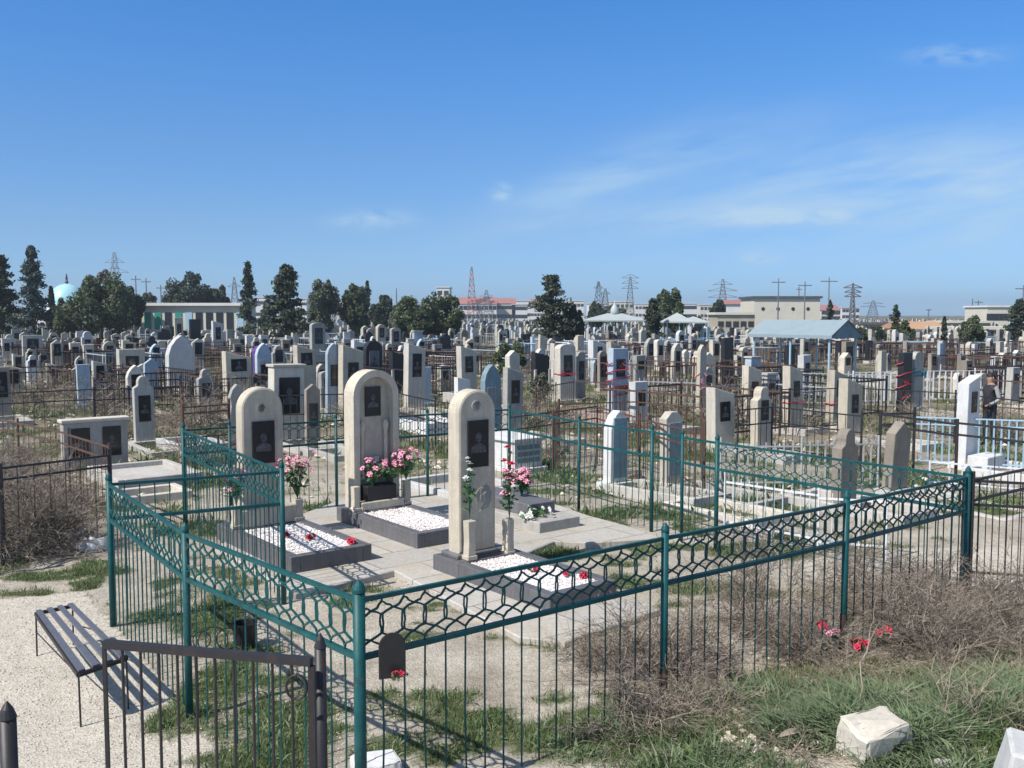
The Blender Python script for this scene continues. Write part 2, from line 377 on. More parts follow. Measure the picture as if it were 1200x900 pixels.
HAND = [
 (26,51,393,428,'flat','grey','plain grey slab headstone with black panel in the upper left rows',P1,0),
 (-14,15,430,492,'flat','brown','dark brown headstone cut by the left edge of the view above the dark railing',PB,0),
 (91,108,427,478,'flat','blue','narrow pale blue painted headstone behind the long black railing at left',None,0),
 (120,137,400,436,'arch','cream','small cream arched headstone with oval portrait between the dark shrubs at left',(.5,.5,.85),0),
 (137,171,409,452,'flat','limestone','low wide limestone headstone with one broad black panel, upper left',(.5,.5,.8),1),
 (168,186,420,470,'point','blue','small blue gabled headstone behind the long black railing',None,0),
 (157,183,440,522,'dome','grey','tall grey round-shouldered headstone rising over the double grave at left',(.6,.3,.7),0),
 (194,229,393,455,'ogive','white','broad whitish ogive headstone standing above the left railing',None,1),
 (231,253,432,492,'dome','grey','squat grey headstone with small domed top behind the left railing',(.55,.4,.7),0),
 (262,297,411,478,'slant','cream','cream headstone with sloping top and black panel left of the big portrait stone',PS,0),
 (268,292,450,540,'wave','grey','pale grey headstone with wavy scalloped edges behind the cream arched grave',None,0),
 (299,319,402,468,'ogive','blue','light blue painted headstone with pointed lattice top',(.5,.3,.6),0),
 (314,357,430,520,'flat','limestone','large square headstone with big portrait panel and projecting cap',(.68,.36,.86),0),
 (345,372,404,470,'slant','cream','sloping-topped cream headstone directly behind the big portrait stone',PS,0),
 (357,376,450,526,'point','brown','small brown gabled headstone with dark plaque beside the big portrait stone',(.6,.3,.68),0),
 (363,382,378,432,'lowarch','grey','grey headstone with dark panel behind the sloping cream pair',P1,0),
 (381,399,402,490,'ogive','blue','slim light blue arched headstone between two cream ones',(.5,.4,.7),0),
 (396,426,404,490,'slant','cream','upright cream headstone with sloping top right of the slim blue one',(.5,.5,.75),0),
 (425,448,399,462,'arch','black','dark polished round-arched headstone rising behind the framed arch grave',(.6,.4,.8),0),
 (472,498,402,482,'slant','limestone','pale headstone with bright left edge and tall black panel beside a blue slab',(.52,.48,.84),0),
 (496,504,430,476,'flat','blue','bright blue narrow slab tucked beside the pale sloping headstone',None,0),
 (514,529,395,432,'flat','black','black polished block headstone above the white railing',None,0),
 (536,560,405,478,'slant','limestone','pale sloping headstone with small panel right of the white railing',(.5,.55,.82),0),
 (564,589,427,520,'ogive','slate','dark carved ogive headstone with zigzag relief behind the white crescent stone',None,0),
 (588,613,430,512,'slant','grey','grey headstone with black panel left of the brown railings, beside the carved ogive',(.5,.45,.8),0),
 (650,675,403,472,'lowarch','limestone','limestone headstone with tall black panel and red ribbon on its left edge',(.55,.42,.8),0),
 (674,686,412,470,'arch','grey','thin grey arched headstone just right of the first red-ribboned stone',(.6,.4,.8),0),
 (689,711,398,446,'slant','white','white headstone with small square panel above the wrapped blue stone',(.35,.6,.82),0),
 (700,712,411,458,'arch','brown','narrow dark arched headstone left of the wrapped blue stone',(.7,.3,.85),0),
 (711,735,408,492,'flat','blue','white and blue headstone wound with red ribbons',(.58,.58,.84),0),
 (772,781,424,446,'ogive','black','tiny black arched headstone inside the pale picket enclosure',None,0),
 (785,798,402,452,'ogive','limestone','slim obelisk-like limestone headstone behind the pale pickets',(.5,.3,.8),0),
 (815,827,404,484,'ogive','cream','tall narrow cream headstone with pink ribbon beside the small hooded one',None,0),
 (822,836,430,478,'point','grey','small hooded grey headstone with black plaque',(.6,.45,.78),0),
 (845,860,396,452,'flat','black','tall black polished slab standing alone above pale balusters',None,0),
 (828,861,453,528,'slant','limestone','chunky limestone headstone with sloping top and black panel behind the green fence',(.5,.42,.75),0),
 (868,891,428,500,'slant','cream','cream headstone with low set panel left of the domed one',(.5,.45,.72),0),
 (879,904,453,530,'dome','cream','cream headstone with small domed top right of the chunky sloping one',(.5,.45,.78),0),
 (706,736,481,572,'ogive','white','blue-grey pointed headstone with white edges behind the green fence, left of a pair',(.76,.06,.9),0),
 (773,800,482,574,'chamfer','limestone','blue-grey headstone with chamfered top behind the green fence, right of a pair',(.76,.12,.85),0),
 (919,931,404,438,'flat','black','small black square headstone under the blue-roofed pavilion',None,0),
 (937,948,397,430,'flat','limestone','pale headstone with dark panel behind the pavilion post',P1,0),
 (917,941,428,506,'slant','cream','cream headstone with red ribbon tied round it, left of three',(.45,.5,.75),0),
 (966,989,433,500,'slant','cream','cream headstone with red ribbon and black panel, middle of three',(.5,.5,.8),0),
 (981,1009,443,516,'slant','cream','brownish cream headstone with black panel, right of three',(.42,.4,.72),0),
 (985,1000,400,442,'flat','brown','dark brown headstone by the right pavilion post',(.7,.3,.85),0),
 (1027,1038,411,462,'flat','cream','plain narrow cream headstone beyond the black railing at right',None,0),
 (1049,1067,413,488,'flat','black','dark headstone hung with bright red ribbons down its front',None,0),
 (1065,1081,412,486,'arch','grey','grey headstone with teal cloth tied round its shoulders',None,0),
 (1087,1098,414,446,'flat','brown','brown headstone with black face right of the teal-tied one',P1,0),
 (1120,1131,416,452,'flat','brown','small brown headstone above the white sloping one',P1,0),
 (1117,1145,440,548,'slantup','white','bright white headstone with narrow black panel and white base box',(.42,.58,.82),0),
 (1032,1062,493,580,'point','brown','weathered grey-brown headstone leaning behind the front green fence post',None,0),
 (972,1004,502,598,'dome','brown','rough round-topped stone headstone inside the right of the green fence',None,0),
 (1166,1176,400,428,'flat','limestone','pale thin headstone beyond the person at right',None,0),
 (1137,1145,403,432,'flat','white','thin white post-like headstone above the white sloping headstone',None,0),
 (1098,1105,402,436,'flat','blue','thin pale blue headstone in the right rows',None,0),
 (630,639,392,432,'slant','cream','slim cream headstone left of the dark fir',None,0),
 (674,684,393,425,'flat','cream','slim cream post-like headstone right of the dark fir',None,0),
 (748,757,386,420,'arch','limestone','slim limestone headstone beneath the grey canopies',None,0),
 (754,768,396,432,'ogive','grey','grey pointed headstone in front of the grey canopies',(.5,.4,.8),0),
 (95,110,388,422,'shoulder','white','whitish shouldered headstone below the round green pine at left',(.5,.3,.7),0),
 (222,236,374,412,'flat','black','black tall panel stone in front of the long white arcade',None,0),
 (205,216,372,410,'flat','cream','cream pillar-like headstone in front of the long white arcade',(.5,.4,.8),0),
 (248,262,376,414,'slant','white','white sloping headstone right end of the long white arcade',(.5,.4,.8),0),
 (440,452,380,414,'arch','cream','cream arched headstone in the middle rows left of the wide green bush',P1,0),
 (457,470,384,420,'lowarch','grey','grey low-arched headstone below the wide green bush',P1,0),
 (60,75,398,440,'point','cream','cream gabled headstone behind the dark railing at far left',P1,0),
 (5,20,392,424,'shoulder','limestone','limestone shouldered headstone near the left edge under the dark conifer',(.5,.4,.7),0),
]
for r in HAND:
    x0, x1, yt, yb, sh, tone, lab, pan, kb = r
    o = HS(x0, x1, yt, yb, sh, tone, lab, pan, kerb=bool(kb) or (yb > 466 and random.random() < .5), tr=.44 if tone in ('cream', 'limestone', 'white') else .36,
           tilt={'weathered grey-brown headstone leaning behind the front green fence post': 4}.get(lab, random.uniform(-1, 1)))
    if 'projecting cap' in lab:
        w = o.dimensions.x
        bb = [Vector(c) for c in o.bound_box]; xa, xb = min(c.x for c in bb), max(c.x for c in bb); ya, yb_ = min(c.y for c in bb), max(c.y for c in bb); zt = max(c.z for c in bb)
        MB().box(xa-.04, xb+.04, ya-.04, yb_+.04, zt+.001, zt+.07, bev=.012).build('cap', 'limestone', o)
    if 'white base box' in lab:
        bb = [Vector(c) for c in o.bound_box]; xa, xb = min(c.x for c in bb), max(c.x for c in bb); ya = min(c.y for c in bb)
        MB().box(xa-.15, xb+.15, ya-.5, ya-.1, 0, .34, bev=.012).build('base_box', 'white', o)
    if 'zigzag' in lab or 'lattice' in lab:
        bb = [Vector(c) for c in o.bound_box]; xa, xb = min(c.x for c in bb)+.06, max(c.x for c in bb)-.06; ya = min(c.y for c in bb); zt = max(c.z for c in bb)
        zz = MB(); n = 7; ph = (xb-xa)/n
        for kx in range(9):
            z = zt*.5+kx*.05; A = []; B = []
            inset = max(0, (z-zt*.72))*.5
            for i in range(n):
                xa_, xb_ = xa+i*ph, xa+(i+1)*ph
                if xa_ < xa+inset-.001 or xb_ > xb-inset+.001: continue
                A.append((xa_, ya-.004, z+(.03 if i % 2 else 0))); B.append((xb_, ya-.004, z+(0 if i % 2 else .03)))
            zz.rods(A, B, .009, n=4)
        zz.build('relief_carving', 'grey' if 'zigzag' in lab else 'white', o)
# ------------------------------------------------------------------ box tomb, double grave
def local_root(name, px, py, rz=ROT): p = GT(px, py); USED.append((p.x, p.y)); return empty(name, (p.x, p.y, p.z), rz)
r = local_root('box_tomb', 612, 552); tag(r, 'low white box tomb with a barred grille in its end', 'tomb')
mb = MB(); mb.box(-.42, .42, -.3, 1.7, 0, .1, bev=.01); mb.box(-.34, .34, -.2, 1.6, .1, .62, bev=.01); mb.box(-.4, .4, -.26, 1.66, .62, .69, bev=.01); mb.build('tomb_body', 'white', r)
g = MB()
for z in (.2, .33, .46): g.box(-.28, .28, -.206, -.201, z, z+.09)
g.build('grille', 'slate', r)
r = local_root('double_headstone', 112, 548); tag(r, 'low wide double headstone with two black portrait panels', 'headstone')
MB().prism([(-.62, 0), (.62, 0), (.62, .95), (-.62, .95)], -.12, .12, 0, .015).build('slab', 'grey', r)
MB().box(-.66, .66, -.16, .16, .951, 1.02, bev=.012).build('coping', 'limestone', r)
for sx in (-.3, .3):
    p = MB().prism([(sx-.18, .24), (sx+.18, .24), (sx+.18, .84), (sx-.18, .84)], -.14, -.11, 0, .004).build('portrait_panel', 'panelblack', r)
    q = MB(); bust(q, sx, .54, .42, -.14); q.build('portrait', 'portrait', p)
# bare stone grave borders seen left of the gate and further right
def grave_border(px, py, w, l, h, mat, lab, wd=.12, rz=ROT, fill=None):
    p = GT(px, py); r = empty('grave_border', (p.x, p.y, p.z), rz); tag(r, lab, 'grave border')
    mb = MB(); mb.box(-w/2, -w/2+wd, -l, 0, -.1, h, bev=.01); mb.box(w/2-wd, w/2, -l, 0, -.1, h, bev=.01)
    mb.box(-w/2+wd+.001, w/2-wd-.001, -l, -l+wd, -.1, h-.003, bev=.01); mb.box(-w/2+wd+.001, w/2-wd-.001, -wd, 0, -.1, h-.003, bev=.01)
    mb.build('kerb', mat, r)
    if fill: MB().box(-w/2+wd+.002, w/2-wd-.002, -l+wd+.002, -wd-.002, -.1, h*.6).build('fill', fill, r)
    return r
grave_border(150, 556, 1.5, 2.0, .24, 'concrete', 'low concrete grave border in front of the double headstone', fill='concrete')
grave_border(165, 578, 1.2, .9, .12, 'limestone', 'small pale kerb square just behind the green fence notch')
grave_border(210, 522, 1.1, 1.8, .22, 'white', 'white kerbed grave overgrown with grass left of the wavy headstone')
grave_border(505, 566, 1.5, 1.9, .16, 'white', 'pale kerbed empty plot behind the framed arch headstone')
grave_border(478, 500, 1.2, 1.9, .3, 'white', 'white grave border in front of the pale sloping headstone')
grave_border(690, 492, 1.2, 2.0, .3, 'pink', 'pinkish kerbed grave left of the ribboned blue headstone', fill='concrete')
grave_border(395, 525, 1.0, 1.7, .2, 'concrete', 'plain concrete border behind the honeycomb fence left of the framed arch')
grave_border(935, 585, 1.0, 2.2, .14, 'concrete', 'long low concrete kerb in the grass behind the green fence at right')
grave_border(1150, 552, 1.6, 2.0, .16, 'white', 'bright white kerb round the white headstone at right')
grave_border(800, 592, 1.0, 1.8, .12, 'limestone', 'pale kerb in the weeds before the blue-grey pair of headstones')
grave_border(535, 470, 1.2, 2.0, .35, 'concrete', 'stepped grey grave border beneath the white railing')
# ================================================================== the four graves inside the green fence
def pebbles(mb, x0, x1, y0, y1, z, n, s0, s1, zf=None, mask=None, mi=0):
    X = RNG.uniform(x0, x1, n); Y = RNG.uniform(y0, y1, n)
    if mask is not None: k = mask(X, Y); X, Y = X[k], Y[k]; n = len(X)
    Z = z+np.zeros(n) if zf is None else zf(X, Y)+z
    S = RNG.uniform(s0, s1, n)**1; A = RNG.uniform(0, 6.28, n); E = RNG.uniform(.55, 1, n)
    base = np.array([[1,0,0],[0,1,0],[-1,0,0],[0,-1,0],[0,0,1],[0,0,-1]], float)
    V = base[None]*S[:, None, None]+RNG.normal(0, .22, (n, 6, 3))*S[:, None, None]
    V[:, :, 0] *= E[:, None]; V[:, :, 2] *= .6
    c, s_ = np.cos(A)[:, None], np.sin(A)[:, None]
    V = np.stack([V[..., 0]*c-V[..., 1]*s_, V[..., 0]*s_+V[..., 1]*c, V[..., 2]], -1)
    V += np.stack([X, Y, Z+S*.3], -1)[:, None]
    T3 = np.array([[0,1,4],[1,2,4],[2,3,4],[3,0,4],[1,0,5],[2,1,5],[3,2,5],[0,3,5]])
    mb.add(V.reshape(-1, 3), [(T3[None]+(np.arange(n)*6)[:, None, None]).reshape(-1, 3)], mi)
leaf_mat('pebble', (.62, .56, .53), (.88, .86, .84), 0, .8)
leaf_mat('pathstone', (.38, .325, .25), (.70, .64, .54), 0, .9)
def plinth_bed(root, w, l, h, edge=.12, z0=0.0, mat='granite', head=.42):
    "kerbed plinth: solid head end, gravel bed in front; local origin = head-end centre on the ground"
    mb = MB()
    mb.box(-w/2, w/2, -head, .12, z0, z0+h, bev=.008)
    mb.box(-w/2, -w/2+edge, -l, -head-.001, z0, z0+h-.001, bev=.006); mb.box(w/2-edge, w/2, -l, -head-.001, z0, z0+h-.001, bev=.006)
    mb.box(-w/2+edge+.001, w/2-edge-.001, -l, -l+edge, z0, z0+h-.002, bev=.006)
    mb.build('plinth', mat, root)
    g = MB(); g.box(-w/2+edge+.002, w/2-edge-.002, -l+edge+.002, -head-.002, z0, z0+h-.03)
    pebbles(g, -w/2+edge+.01, w/2-edge-.01, -l+edge+.01, -head-.01, z0+h-.026, 2600, .010, .02)
    g.build('gravel_bed', 'pebble', root)
def crescent(mb, cx, cz, s, y):
    pts = arcpts(cx, cz, s, 50, 310, 18)+arcpts(cx+.42*s, cz, .78*s, 290, 70, 14)
    mb.prism(pts, y-.008, y+.004, 0, .0015)
    st = []
    for i in range(10):
        a = math.pi/2+i*math.pi/5+.3; rr = .36*s if i % 2 == 0 else .15*s
        st.append((cx+.75*s+rr*math.cos(a), cz+rr*math.sin(a)))
    mb.prism(st[::-1], y-.008, y+.004, 0, 0)
def bouquet(name, loc, label, petal, n=26, spread=.2, height=.35, leaf=.06, tall=0, group='bunches of artificial flowers', droop=0, bl=.045):
    r = empty(name, loc, random.uniform(0, 6)); tag(r, label, 'artificial flowers', group)
    st = MB(); lf = MB(); fl = MB(); A = []; B = []
    for i in range(n):
        a = random.uniform(0, 6.283); q = math.sqrt(random.random())*spread; z = height*(.55+.5*random.random())+tall*random.random()
        tip = Vector((q*math.cos(a), q*math.sin(a), z*(1-droop*q/spread)))
        mid = Vector((tip.x*.35, tip.y*.35, z*.55)); A += [(0, 0, 0), mid[:]]; B += [mid[:], tip[:]]
        for _ in range(3):
            t = random.uniform(.3, .95); c = tip*t+Vector((random.uniform(-.03, .03), random.uniform(-.03, .03), 0)); d = Vector((random.uniform(-1, 1), random.uniform(-1, 1), random.uniform(-.2, .8))).normalized()*leaf
            e = d.cross(Vector((random.random(), random.random(), .3))).normalized()*leaf*.38
            lf.add([c-d*.1, c+d*.5-e, c+d*1.1, c+d*.5+e], [[0, 1, 2, 3]])
        ax = (tip-mid).normalized(); u = ax.orthogonal().normalized(); v = ax.cross(u); R = bl*random.uniform(.75, 1.2)
        for k in range(6):
            b0 = k*math.pi/3; d = u*math.cos(b0)+v*math.sin(b0); e = u*-math.sin(b0)+v*math.cos(b0)
            fl.add([tip, tip+d*R*.6-e*R*.36+ax*R*.28, tip+d*R+ax*R*.12, tip+d*R*.6+e*R*.36+ax*R*.28], [[0, 1, 2, 3]])
            fl.add([tip+ax*.004, tip+d*R*.3-e*R*.2+ax*R*.5, tip+d*R*.42+ax*R*.65, tip+d*R*.3+e*R*.2+ax*R*.5], [[0, 1, 2, 3]])
    st.rods(A, B, .003, n=3); st.build('stems', 'flowerleaf', r); lf.build('leaves', 'flowerleaf', r); fl.build('blossoms', petal, r)
    return r
def grave_root(px, py, z, label):
    p = G(px, py, z); r = empty('grave', (p.x, p.y, T(p.x, p.y)*0), ROT); tag(r, label, 'grave'); return r, p
APR = .05    # top of the concrete apron
# --- front crescent grave: head end centre chosen from the foot corners seen in the photo
def from_corners(pn, pf, l):
    "near-left and near-right foot corners on the apron -> head-end centre, width"
    a, b = G(*pn, APR), G(*pf, APR); w = (b-a).length; m = (a+b)/2
    return Vector((m.x-LX*l, m.y-LY*l, 0)), w
def small_pillar(loc, h, mat, label, w=.1, rz=ROT):
    r = empty('stone_vase', loc, rz); tag(r, label, 'stone vase', 'stone vases at the feet of the headstones')
    MB().box(-w*.62, w*.62, -w*.62, w*.62, 0, .05, bev=.006).build('foot', mat, r)
    MB().prism([(-w/2, .05), (w/2, .05), (w*.42, h*.45), (w/2, h), (-w/2, h), (-w*.42, h*.45)], -w/2, w/2, 0, .008).build('body', mat, r)
    return r
def loc2w(root, x, y, z): return Matrix.Translation(root.location) @ Matrix.Rotation(ROT, 4, 'Z') @ Vector((x, y, z))
# grave C (front, crescent)
hc, w3 = from_corners((648, 716), (720, 701), 2.05)
rC = empty('grave', hc, ROT); tag(rC, 'front grave with white crescent headstone on grey plinth and white pebbles', 'grave')
plinth_bed(rC, .95, 2.05, .2, z0=APR-.02)
zt = APR+.18
hs = MB().prism([(x, z+zt+.05) for x, z in outline('arch', .54, 1.93)], -.24, .0, 0, .03).build('headstone', 'cream', rC, smooth=False)
MB().box(-.40, .30, -.29, .06, zt+.001, zt+.052, bev=.01).build('base_block', 'granite', rC)
pn = MB().prism([(-.15, zt+1.06), (.15, zt+1.06), (.15, zt+1.62), (-.15, zt+1.62)], -.262, -.235, 0, .004).build('portrait_panel', 'panelblack', hs)
q = MB(); bust(q, 0, zt+1.36, .42, -.262); q.build('portrait', 'portrait', pn)
q = MB(); crescent(q, -.02, zt+1.79, .066, -.243); q.build('crescent_emblem', 'grey', hs)
q = MB()                      # rose carved in low relief, lower right of the face
for k in range(5):
    a = k*1.256; q.prism(arcpts(.11+.05*math.cos(a), zt+.72+.06*math.sin(a), .045, 0, 330, 10, .055), -.25-.002*k, -.235, 0, .004)
q.prism(arcpts(.11, zt+.72, .035, 0, 330, 10), -.262, -.235, 0, .004)
q.prism([(.02, zt+.52), (.16, zt+.56), (.2, zt+.66), (.09, zt+.6)], -.249, -.235, 0, .004); q.prism([(-.02, zt+.62), (.05, zt+.7), (.04, zt+.82), (-.04, zt+.74)], -.249, -.235, 0, .004)
q.build('carved_rose', 'grey', hs)
hs.location.x -= .07
# grave B (middle, framed arch)
hb = G(395, 614, 0); p2 = G(490, 646, 0)
hb2, w2 = from_corners((490, 646), (560, 628), 2.1)
rB = empty('grave', hb2, ROT); tag(rB, 'middle grave with framed round-arched headstone holding a planter, on dark plinth', 'grave')
plinth_bed(rB, 1.0, 2.1, .22, z0=APR-.02)
zt = APR+.2
def ring(mb, w, h, b, y0, y1, z0):
    o_ = outline('arch', w, h)[1:]+[(-w/2, 0)]; n = len(o_)
    i_ = [(w/2-b, 0)]+arcpts(0, h-w/2, w/2-b, 0, 180, 16)+[(-w/2+b, 0)]; n = min(len(o_), len(i_)); o_, i_ = o_[:n], i_[:n]
    V = []; 
    for y in (y0, y1):
        V += [(x, y, z+z0) for x, z in o_]; V += [(x, y, z+z0) for x, z in i_]
    fs = []
    for k in range(n-1):
        fs += [[k, k+1, n+k+1, n+k], [2*n+k+1, 2*n+k, 3*n+k, 3*n+k+1], [k+1, k, 2*n+k, 2*n+k+1], [n+k, n+k+1, 3*n+k+1, 3*n+k]]
    fs += [[0, n, 3*n, 2*n], [n-1, 3*n-1, 4*n-1, 2*n-1]]
    mb.add(V, fs)
hs = MB(); hs.prism([(x, z+zt) for x, z in outline('arch', .72, 2.0)], -.10, .08, 0, .02); hs = hs.build('headstone', 'cream', rB)
fr = MB(); ring(fr, .76, 2.03, .10, -.22, .07, zt); fr.build('frame', 'cream', hs)
pn = MB().prism([(-.13, zt+1.34), (.13, zt+1.34), (.13, zt+1.78), (-.13, zt+1.78)], -.125, -.095, 0, .004).build('portrait_panel', 'panelblack', hs)
q = MB(); bust(q, 0, zt+1.57, .34, -.125); q.build('portrait', 'portrait', pn)
for sx in (-.2, .2):
    q = MB(); q.lathe([(.035, 0), (.045, .03), (.032, .06), (.03, .5), (.045, .55), (.05, .6), (.028, .66)], 12, (sx, -.13, zt+.62)); q.lathe([(.05, 0), (.05, .1), (.035, .14)], 12, (sx, -.13, zt+.42))
    q.build('colonnette', 'cream', hs)
MB().box(-.25, .25, -.36, -.12, zt+.12, zt+.34, bev=.012).build('planter', 'rubber', rB)
MB().box(-.36, .36, -.40, -.225, zt+.001, zt+.12, bev=.012).build('step_block', 'cream', rB)
MB().prism([(-.08, zt+.5), (.08, zt+.5), (.08, zt+.74), (-.08, zt+.74)], -.15, -.13, 0, .004).build('small_plaque', 'limestone', hs)
# grave A (left)
ha, w1 = from_corners((345, 674), (432, 655), 2.2)
rA = empty('grave', ha, ROT); tag(rA, 'left grave with plain round-arched headstone and three red flowers on white pebbles', 'grave')
plinth_bed(rA, 1.08, 2.2, .22, z0=APR-.02)
hs = MB().prism([(x, z+zt) for x, z in outline('arch', .60, 1.86)], -.22, -.0, 0, .03).build('headstone', 'cream', rA)
pn = MB().prism([(-.16, zt+.82), (.16, zt+.82), (.16, zt+1.40), (-.16, zt+1.40)], -.245, -.215, 0, .004).build('portrait_panel', 'panelblack', hs)
q = MB(); bust(q, 0, zt+1.12, .44, -.245); q.build('portrait', 'portrait', pn)
q = MB(); crescent(q, -.02, zt+1.58, .06, -.222); q.build('crescent_emblem', 'brown', hs)
MB().box(-.40, .40, -.40, -.225, zt+.001, zt+.24, bev=.012).build('step_block', 'cream', rA)
# grave D (low stepped slab)
hd, w4 = from_corners((636, 626), (676, 616), 1.95)
rD = empty('grave', hd, ROT); tag(rD, 'low stepped grey grave without headstone, pink flowers lying on it', 'grave')
MB().box(-.38, .38, -1.95, .1, APR-.02, .2, bev=.01).build('lower_step', 'grey', rD)
MB().box(-.25, .25, -1.55, -.1, .201, .38, bev=.01).build('upper_step', 'granite', rD)
# vases and flowers
def vase(root, x, y, z, h, lab, mat='cream', w=.1): return small_pillar(loc2w(root, x, y, z), h, mat, lab, w)
ztc = APR+.18+.001; ztb = APR+.2+.001
vase(rC, -.27, -.35, ztc, .46, 'cream stone vase at the left foot of the crescent headstone', w=.11)
vase(rC, .30, -.35, ztc-.03, .44, 'cream stone vase at the right foot of the crescent headstone', w=.11)
vase(rB, .43, -.33, ztb, .36, 'cream stone vase right of the planter on the framed arch grave')
vase(rB, -.43, -.33, ztb, .36, 'cream stone vase left of the planter on the framed arch grave')
vase(rA, .44, -.33, ztb, .30, 'cream stone vase at the right foot of the left headstone', w=.12)
vase(rA, -.44, -.33, ztb, .30, 'cream stone vase at the left foot of the left headstone', w=.12)
bouquet('artificial_bouquet', loc2w(rC, -.27, -.35, ztc+.46), 'white flower spray climbing up the left of the crescent headstone', 'petal_white', 12, .06, .3, .07, .45)
bouquet('artificial_bouquet', loc2w(rC, .33, -.34, ztc+.41), 'tall red and pink flower spray right of the crescent headstone', 'petal_pink', 14, .10, .35, .07, .35)
bouquet('artificial_bouquet', loc2w(rC, .36, -.3, ztc+.43), 'deep red roses at the top of the spray by the crescent headstone', 'petal_red', 6, .08, .75, .06, .1, bl=.06)
bouquet('artificial_bouquet', loc2w(rB, -.1, -.26, ztb+.34), 'pink flowers filling the left of the dark planter', 'petal_pink', 26, .26, .26, .07, .16, bl=.05)
bouquet('artificial_bouquet', loc2w(rB, .16, -.26, ztb+.34), 'pink flowers filling the right of the dark planter', 'petal_pink', 22, .24, .22, .07, .16, bl=.05)
bouquet('artificial_bouquet', loc2w(rB, .43, -.33, ztb+.36), 'round pink bouquet in the vase right of the framed arch', 'petal_pink', 28, .22, .36, .07, .14, bl=.05)
bouquet('artificial_bouquet', loc2w(rA, .44, -.33, ztb+.30), 'large pink bouquet right of the left headstone', 'petal_pink', 34, .28, .5, .07, .16, bl=.05)
bouquet('artificial_bouquet', loc2w(rA, -.44, -.33, ztb+.30), 'pale pink bouquet at the left of the left headstone, behind the fence corner', 'petal_pink', 22, .16, .4, .06, .1, bl=.05)
bouquet('artificial_bouquet', loc2w(rD, .06, -1.0, .381), 'pink bouquet standing on the low stepped grave', 'petal_pink', 44, .17, .36, .06, .05, bl=.05)
bouquet('artificial_bouquet', loc2w(rD, -.2, -1.62, .201), 'white and green sprays lying on the low stepped grave', 'petal_white', 14, .25, .16, .09, 0, droop=.4)
for k, (x, y, lab) in enumerate(((-.12, -1.15, 'red flower with dark stem lying on the left pebble bed, nearest its headstone'), (.08, -1.45, 'middle red flower on the left pebble bed'), (.38, -2.0, 'red flower at the foot edge of the left pebble bed'))):
    bouquet('artificial_bouquet', loc2w(rA, x, y, .235), lab, 'petal_red', 3, .05, .05, .05, 0, bl=.05)
for k, (x, y, lab) in enumerate(((.05, -1.2, 'upper red flower on the pebbles of the crescent grave'), (.2, -1.55, 'middle red flower on the pebbles of the crescent grave'), (.28, -1.7, 'lower red flower on the pebbles of the crescent grave'))):
    bouquet('artificial_bouquet', loc2w(rC, x, y, .215), lab, 'petal_red', 3, .05, .04, .05, 0, bl=.045)
for k, (px, py, lab) in enumerate(((965, 752, 'discarded red flower on the dry brush, leftmost'), (975, 764, 'faded pink flower just below the leftmost red one'), (1035, 759, 'discarded red flower on the brush, rightmost'), (1006, 778, 'small red flower lowest on the weeds'))):
    p = GT(px, py+14); p.z += .2
    bouquet('artificial_bouquet', p, lab, 'petal_pink' if 'faded' in lab else 'petal_red', 6, .07, .08, .05, 0, bl=.045)
# concrete apron (paving) round the graves
def paving_mat():
    m, nt, b = nodes('paving'); co = objco(nt, True)
    mp = nt.nodes.new('ShaderNodeMapping'); mp.inputs['Rotation'].default_value = (0, 0, -ROT); nt.links.new(co, mp.inputs[0])
    br = nt.nodes.new('ShaderNodeTexBrick'); br.inputs['Scale'].default_value = 1; br.inputs['Brick Width'].default_value = 1.05; br.inputs['Row Height'].default_value = .62; br.inputs['Mortar Size'].default_value = .012
    br.inputs['Color1'].default_value = (.50, .475, .43, 1); br.inputs['Color2'].default_value = (.42, .40, .365, 1); br.inputs['Mortar'].default_value = (.22, .20, .165, 1); nt.links.new(mp.outputs[0], br.inputs[0])
    n1 = noise(nt, co, 1.7, 6, .7); n2 = noise(nt, co, 26, 4, .7); n3 = noise(nt, co, 6, 5, .7)
    c = mixc(nt, ramp(nt, n1, [(.45, (0, 0, 0)), (.66, (.8,)*3)]), br.outputs[0], (.42, .365, .285))
    c = mixc(nt, ramp(nt, n3, [(.55, (0, 0, 0)), (.7, (.45,)*3)]), c, (.27, .255, .23))
    c = mixc(nt, .5, c, ramp(nt, n2, [(.3, (.36,)*3), (.7, (.64,)*3)]), 'OVERLAY')
    nt.links.new(c, b.inputs['Base Color']); b.inputs['Roughness'].default_value = .92; bump(nt, b, n2, .006, .6); MAT['paving'] = m
paving_mat()
def paving(name, pts, z0, z1, kind='structure', mat='paving'):
    bm = bmesh.new(); vs = [bm.verts.new((x, y, z1)) for x, y in pts]; f = bm.faces.new(vs)
    r_ = bmesh.ops.extrude_face_region(bm, geom=[f])
    for v in r_['geom']:
        if isinstance(v, bmesh.types.BMVert): v.co.z = z0
    bmesh.ops.recalc_face_normals(bm, faces=bm.faces[:])
    bmesh.ops.bevel(bm, geom=[e for e in bm.edges if abs(e.verts[0].co.z-z1) < 1e-5 and abs(e.verts[1].co.z-z1) < 1e-5], offset=.012, segments=1, affect='EDGES')
    mb = MB().bm(bm); o = mb.build(name, mat); tag(o, kind=kind); return o
gp = lambda *pp: [(G(x, y, APR).x, G(x, y, APR).y) for x, y in pp]
paving('concrete_paving', gp((250, 640), (347, 696), (430, 676), (462, 668), (608, 746), (662, 752), (772, 714), (720, 690), (600, 655), (650, 634), (690, 636), (775, 630), (735, 616), (690, 604), (560, 560), (400, 585)), -.08, APR)
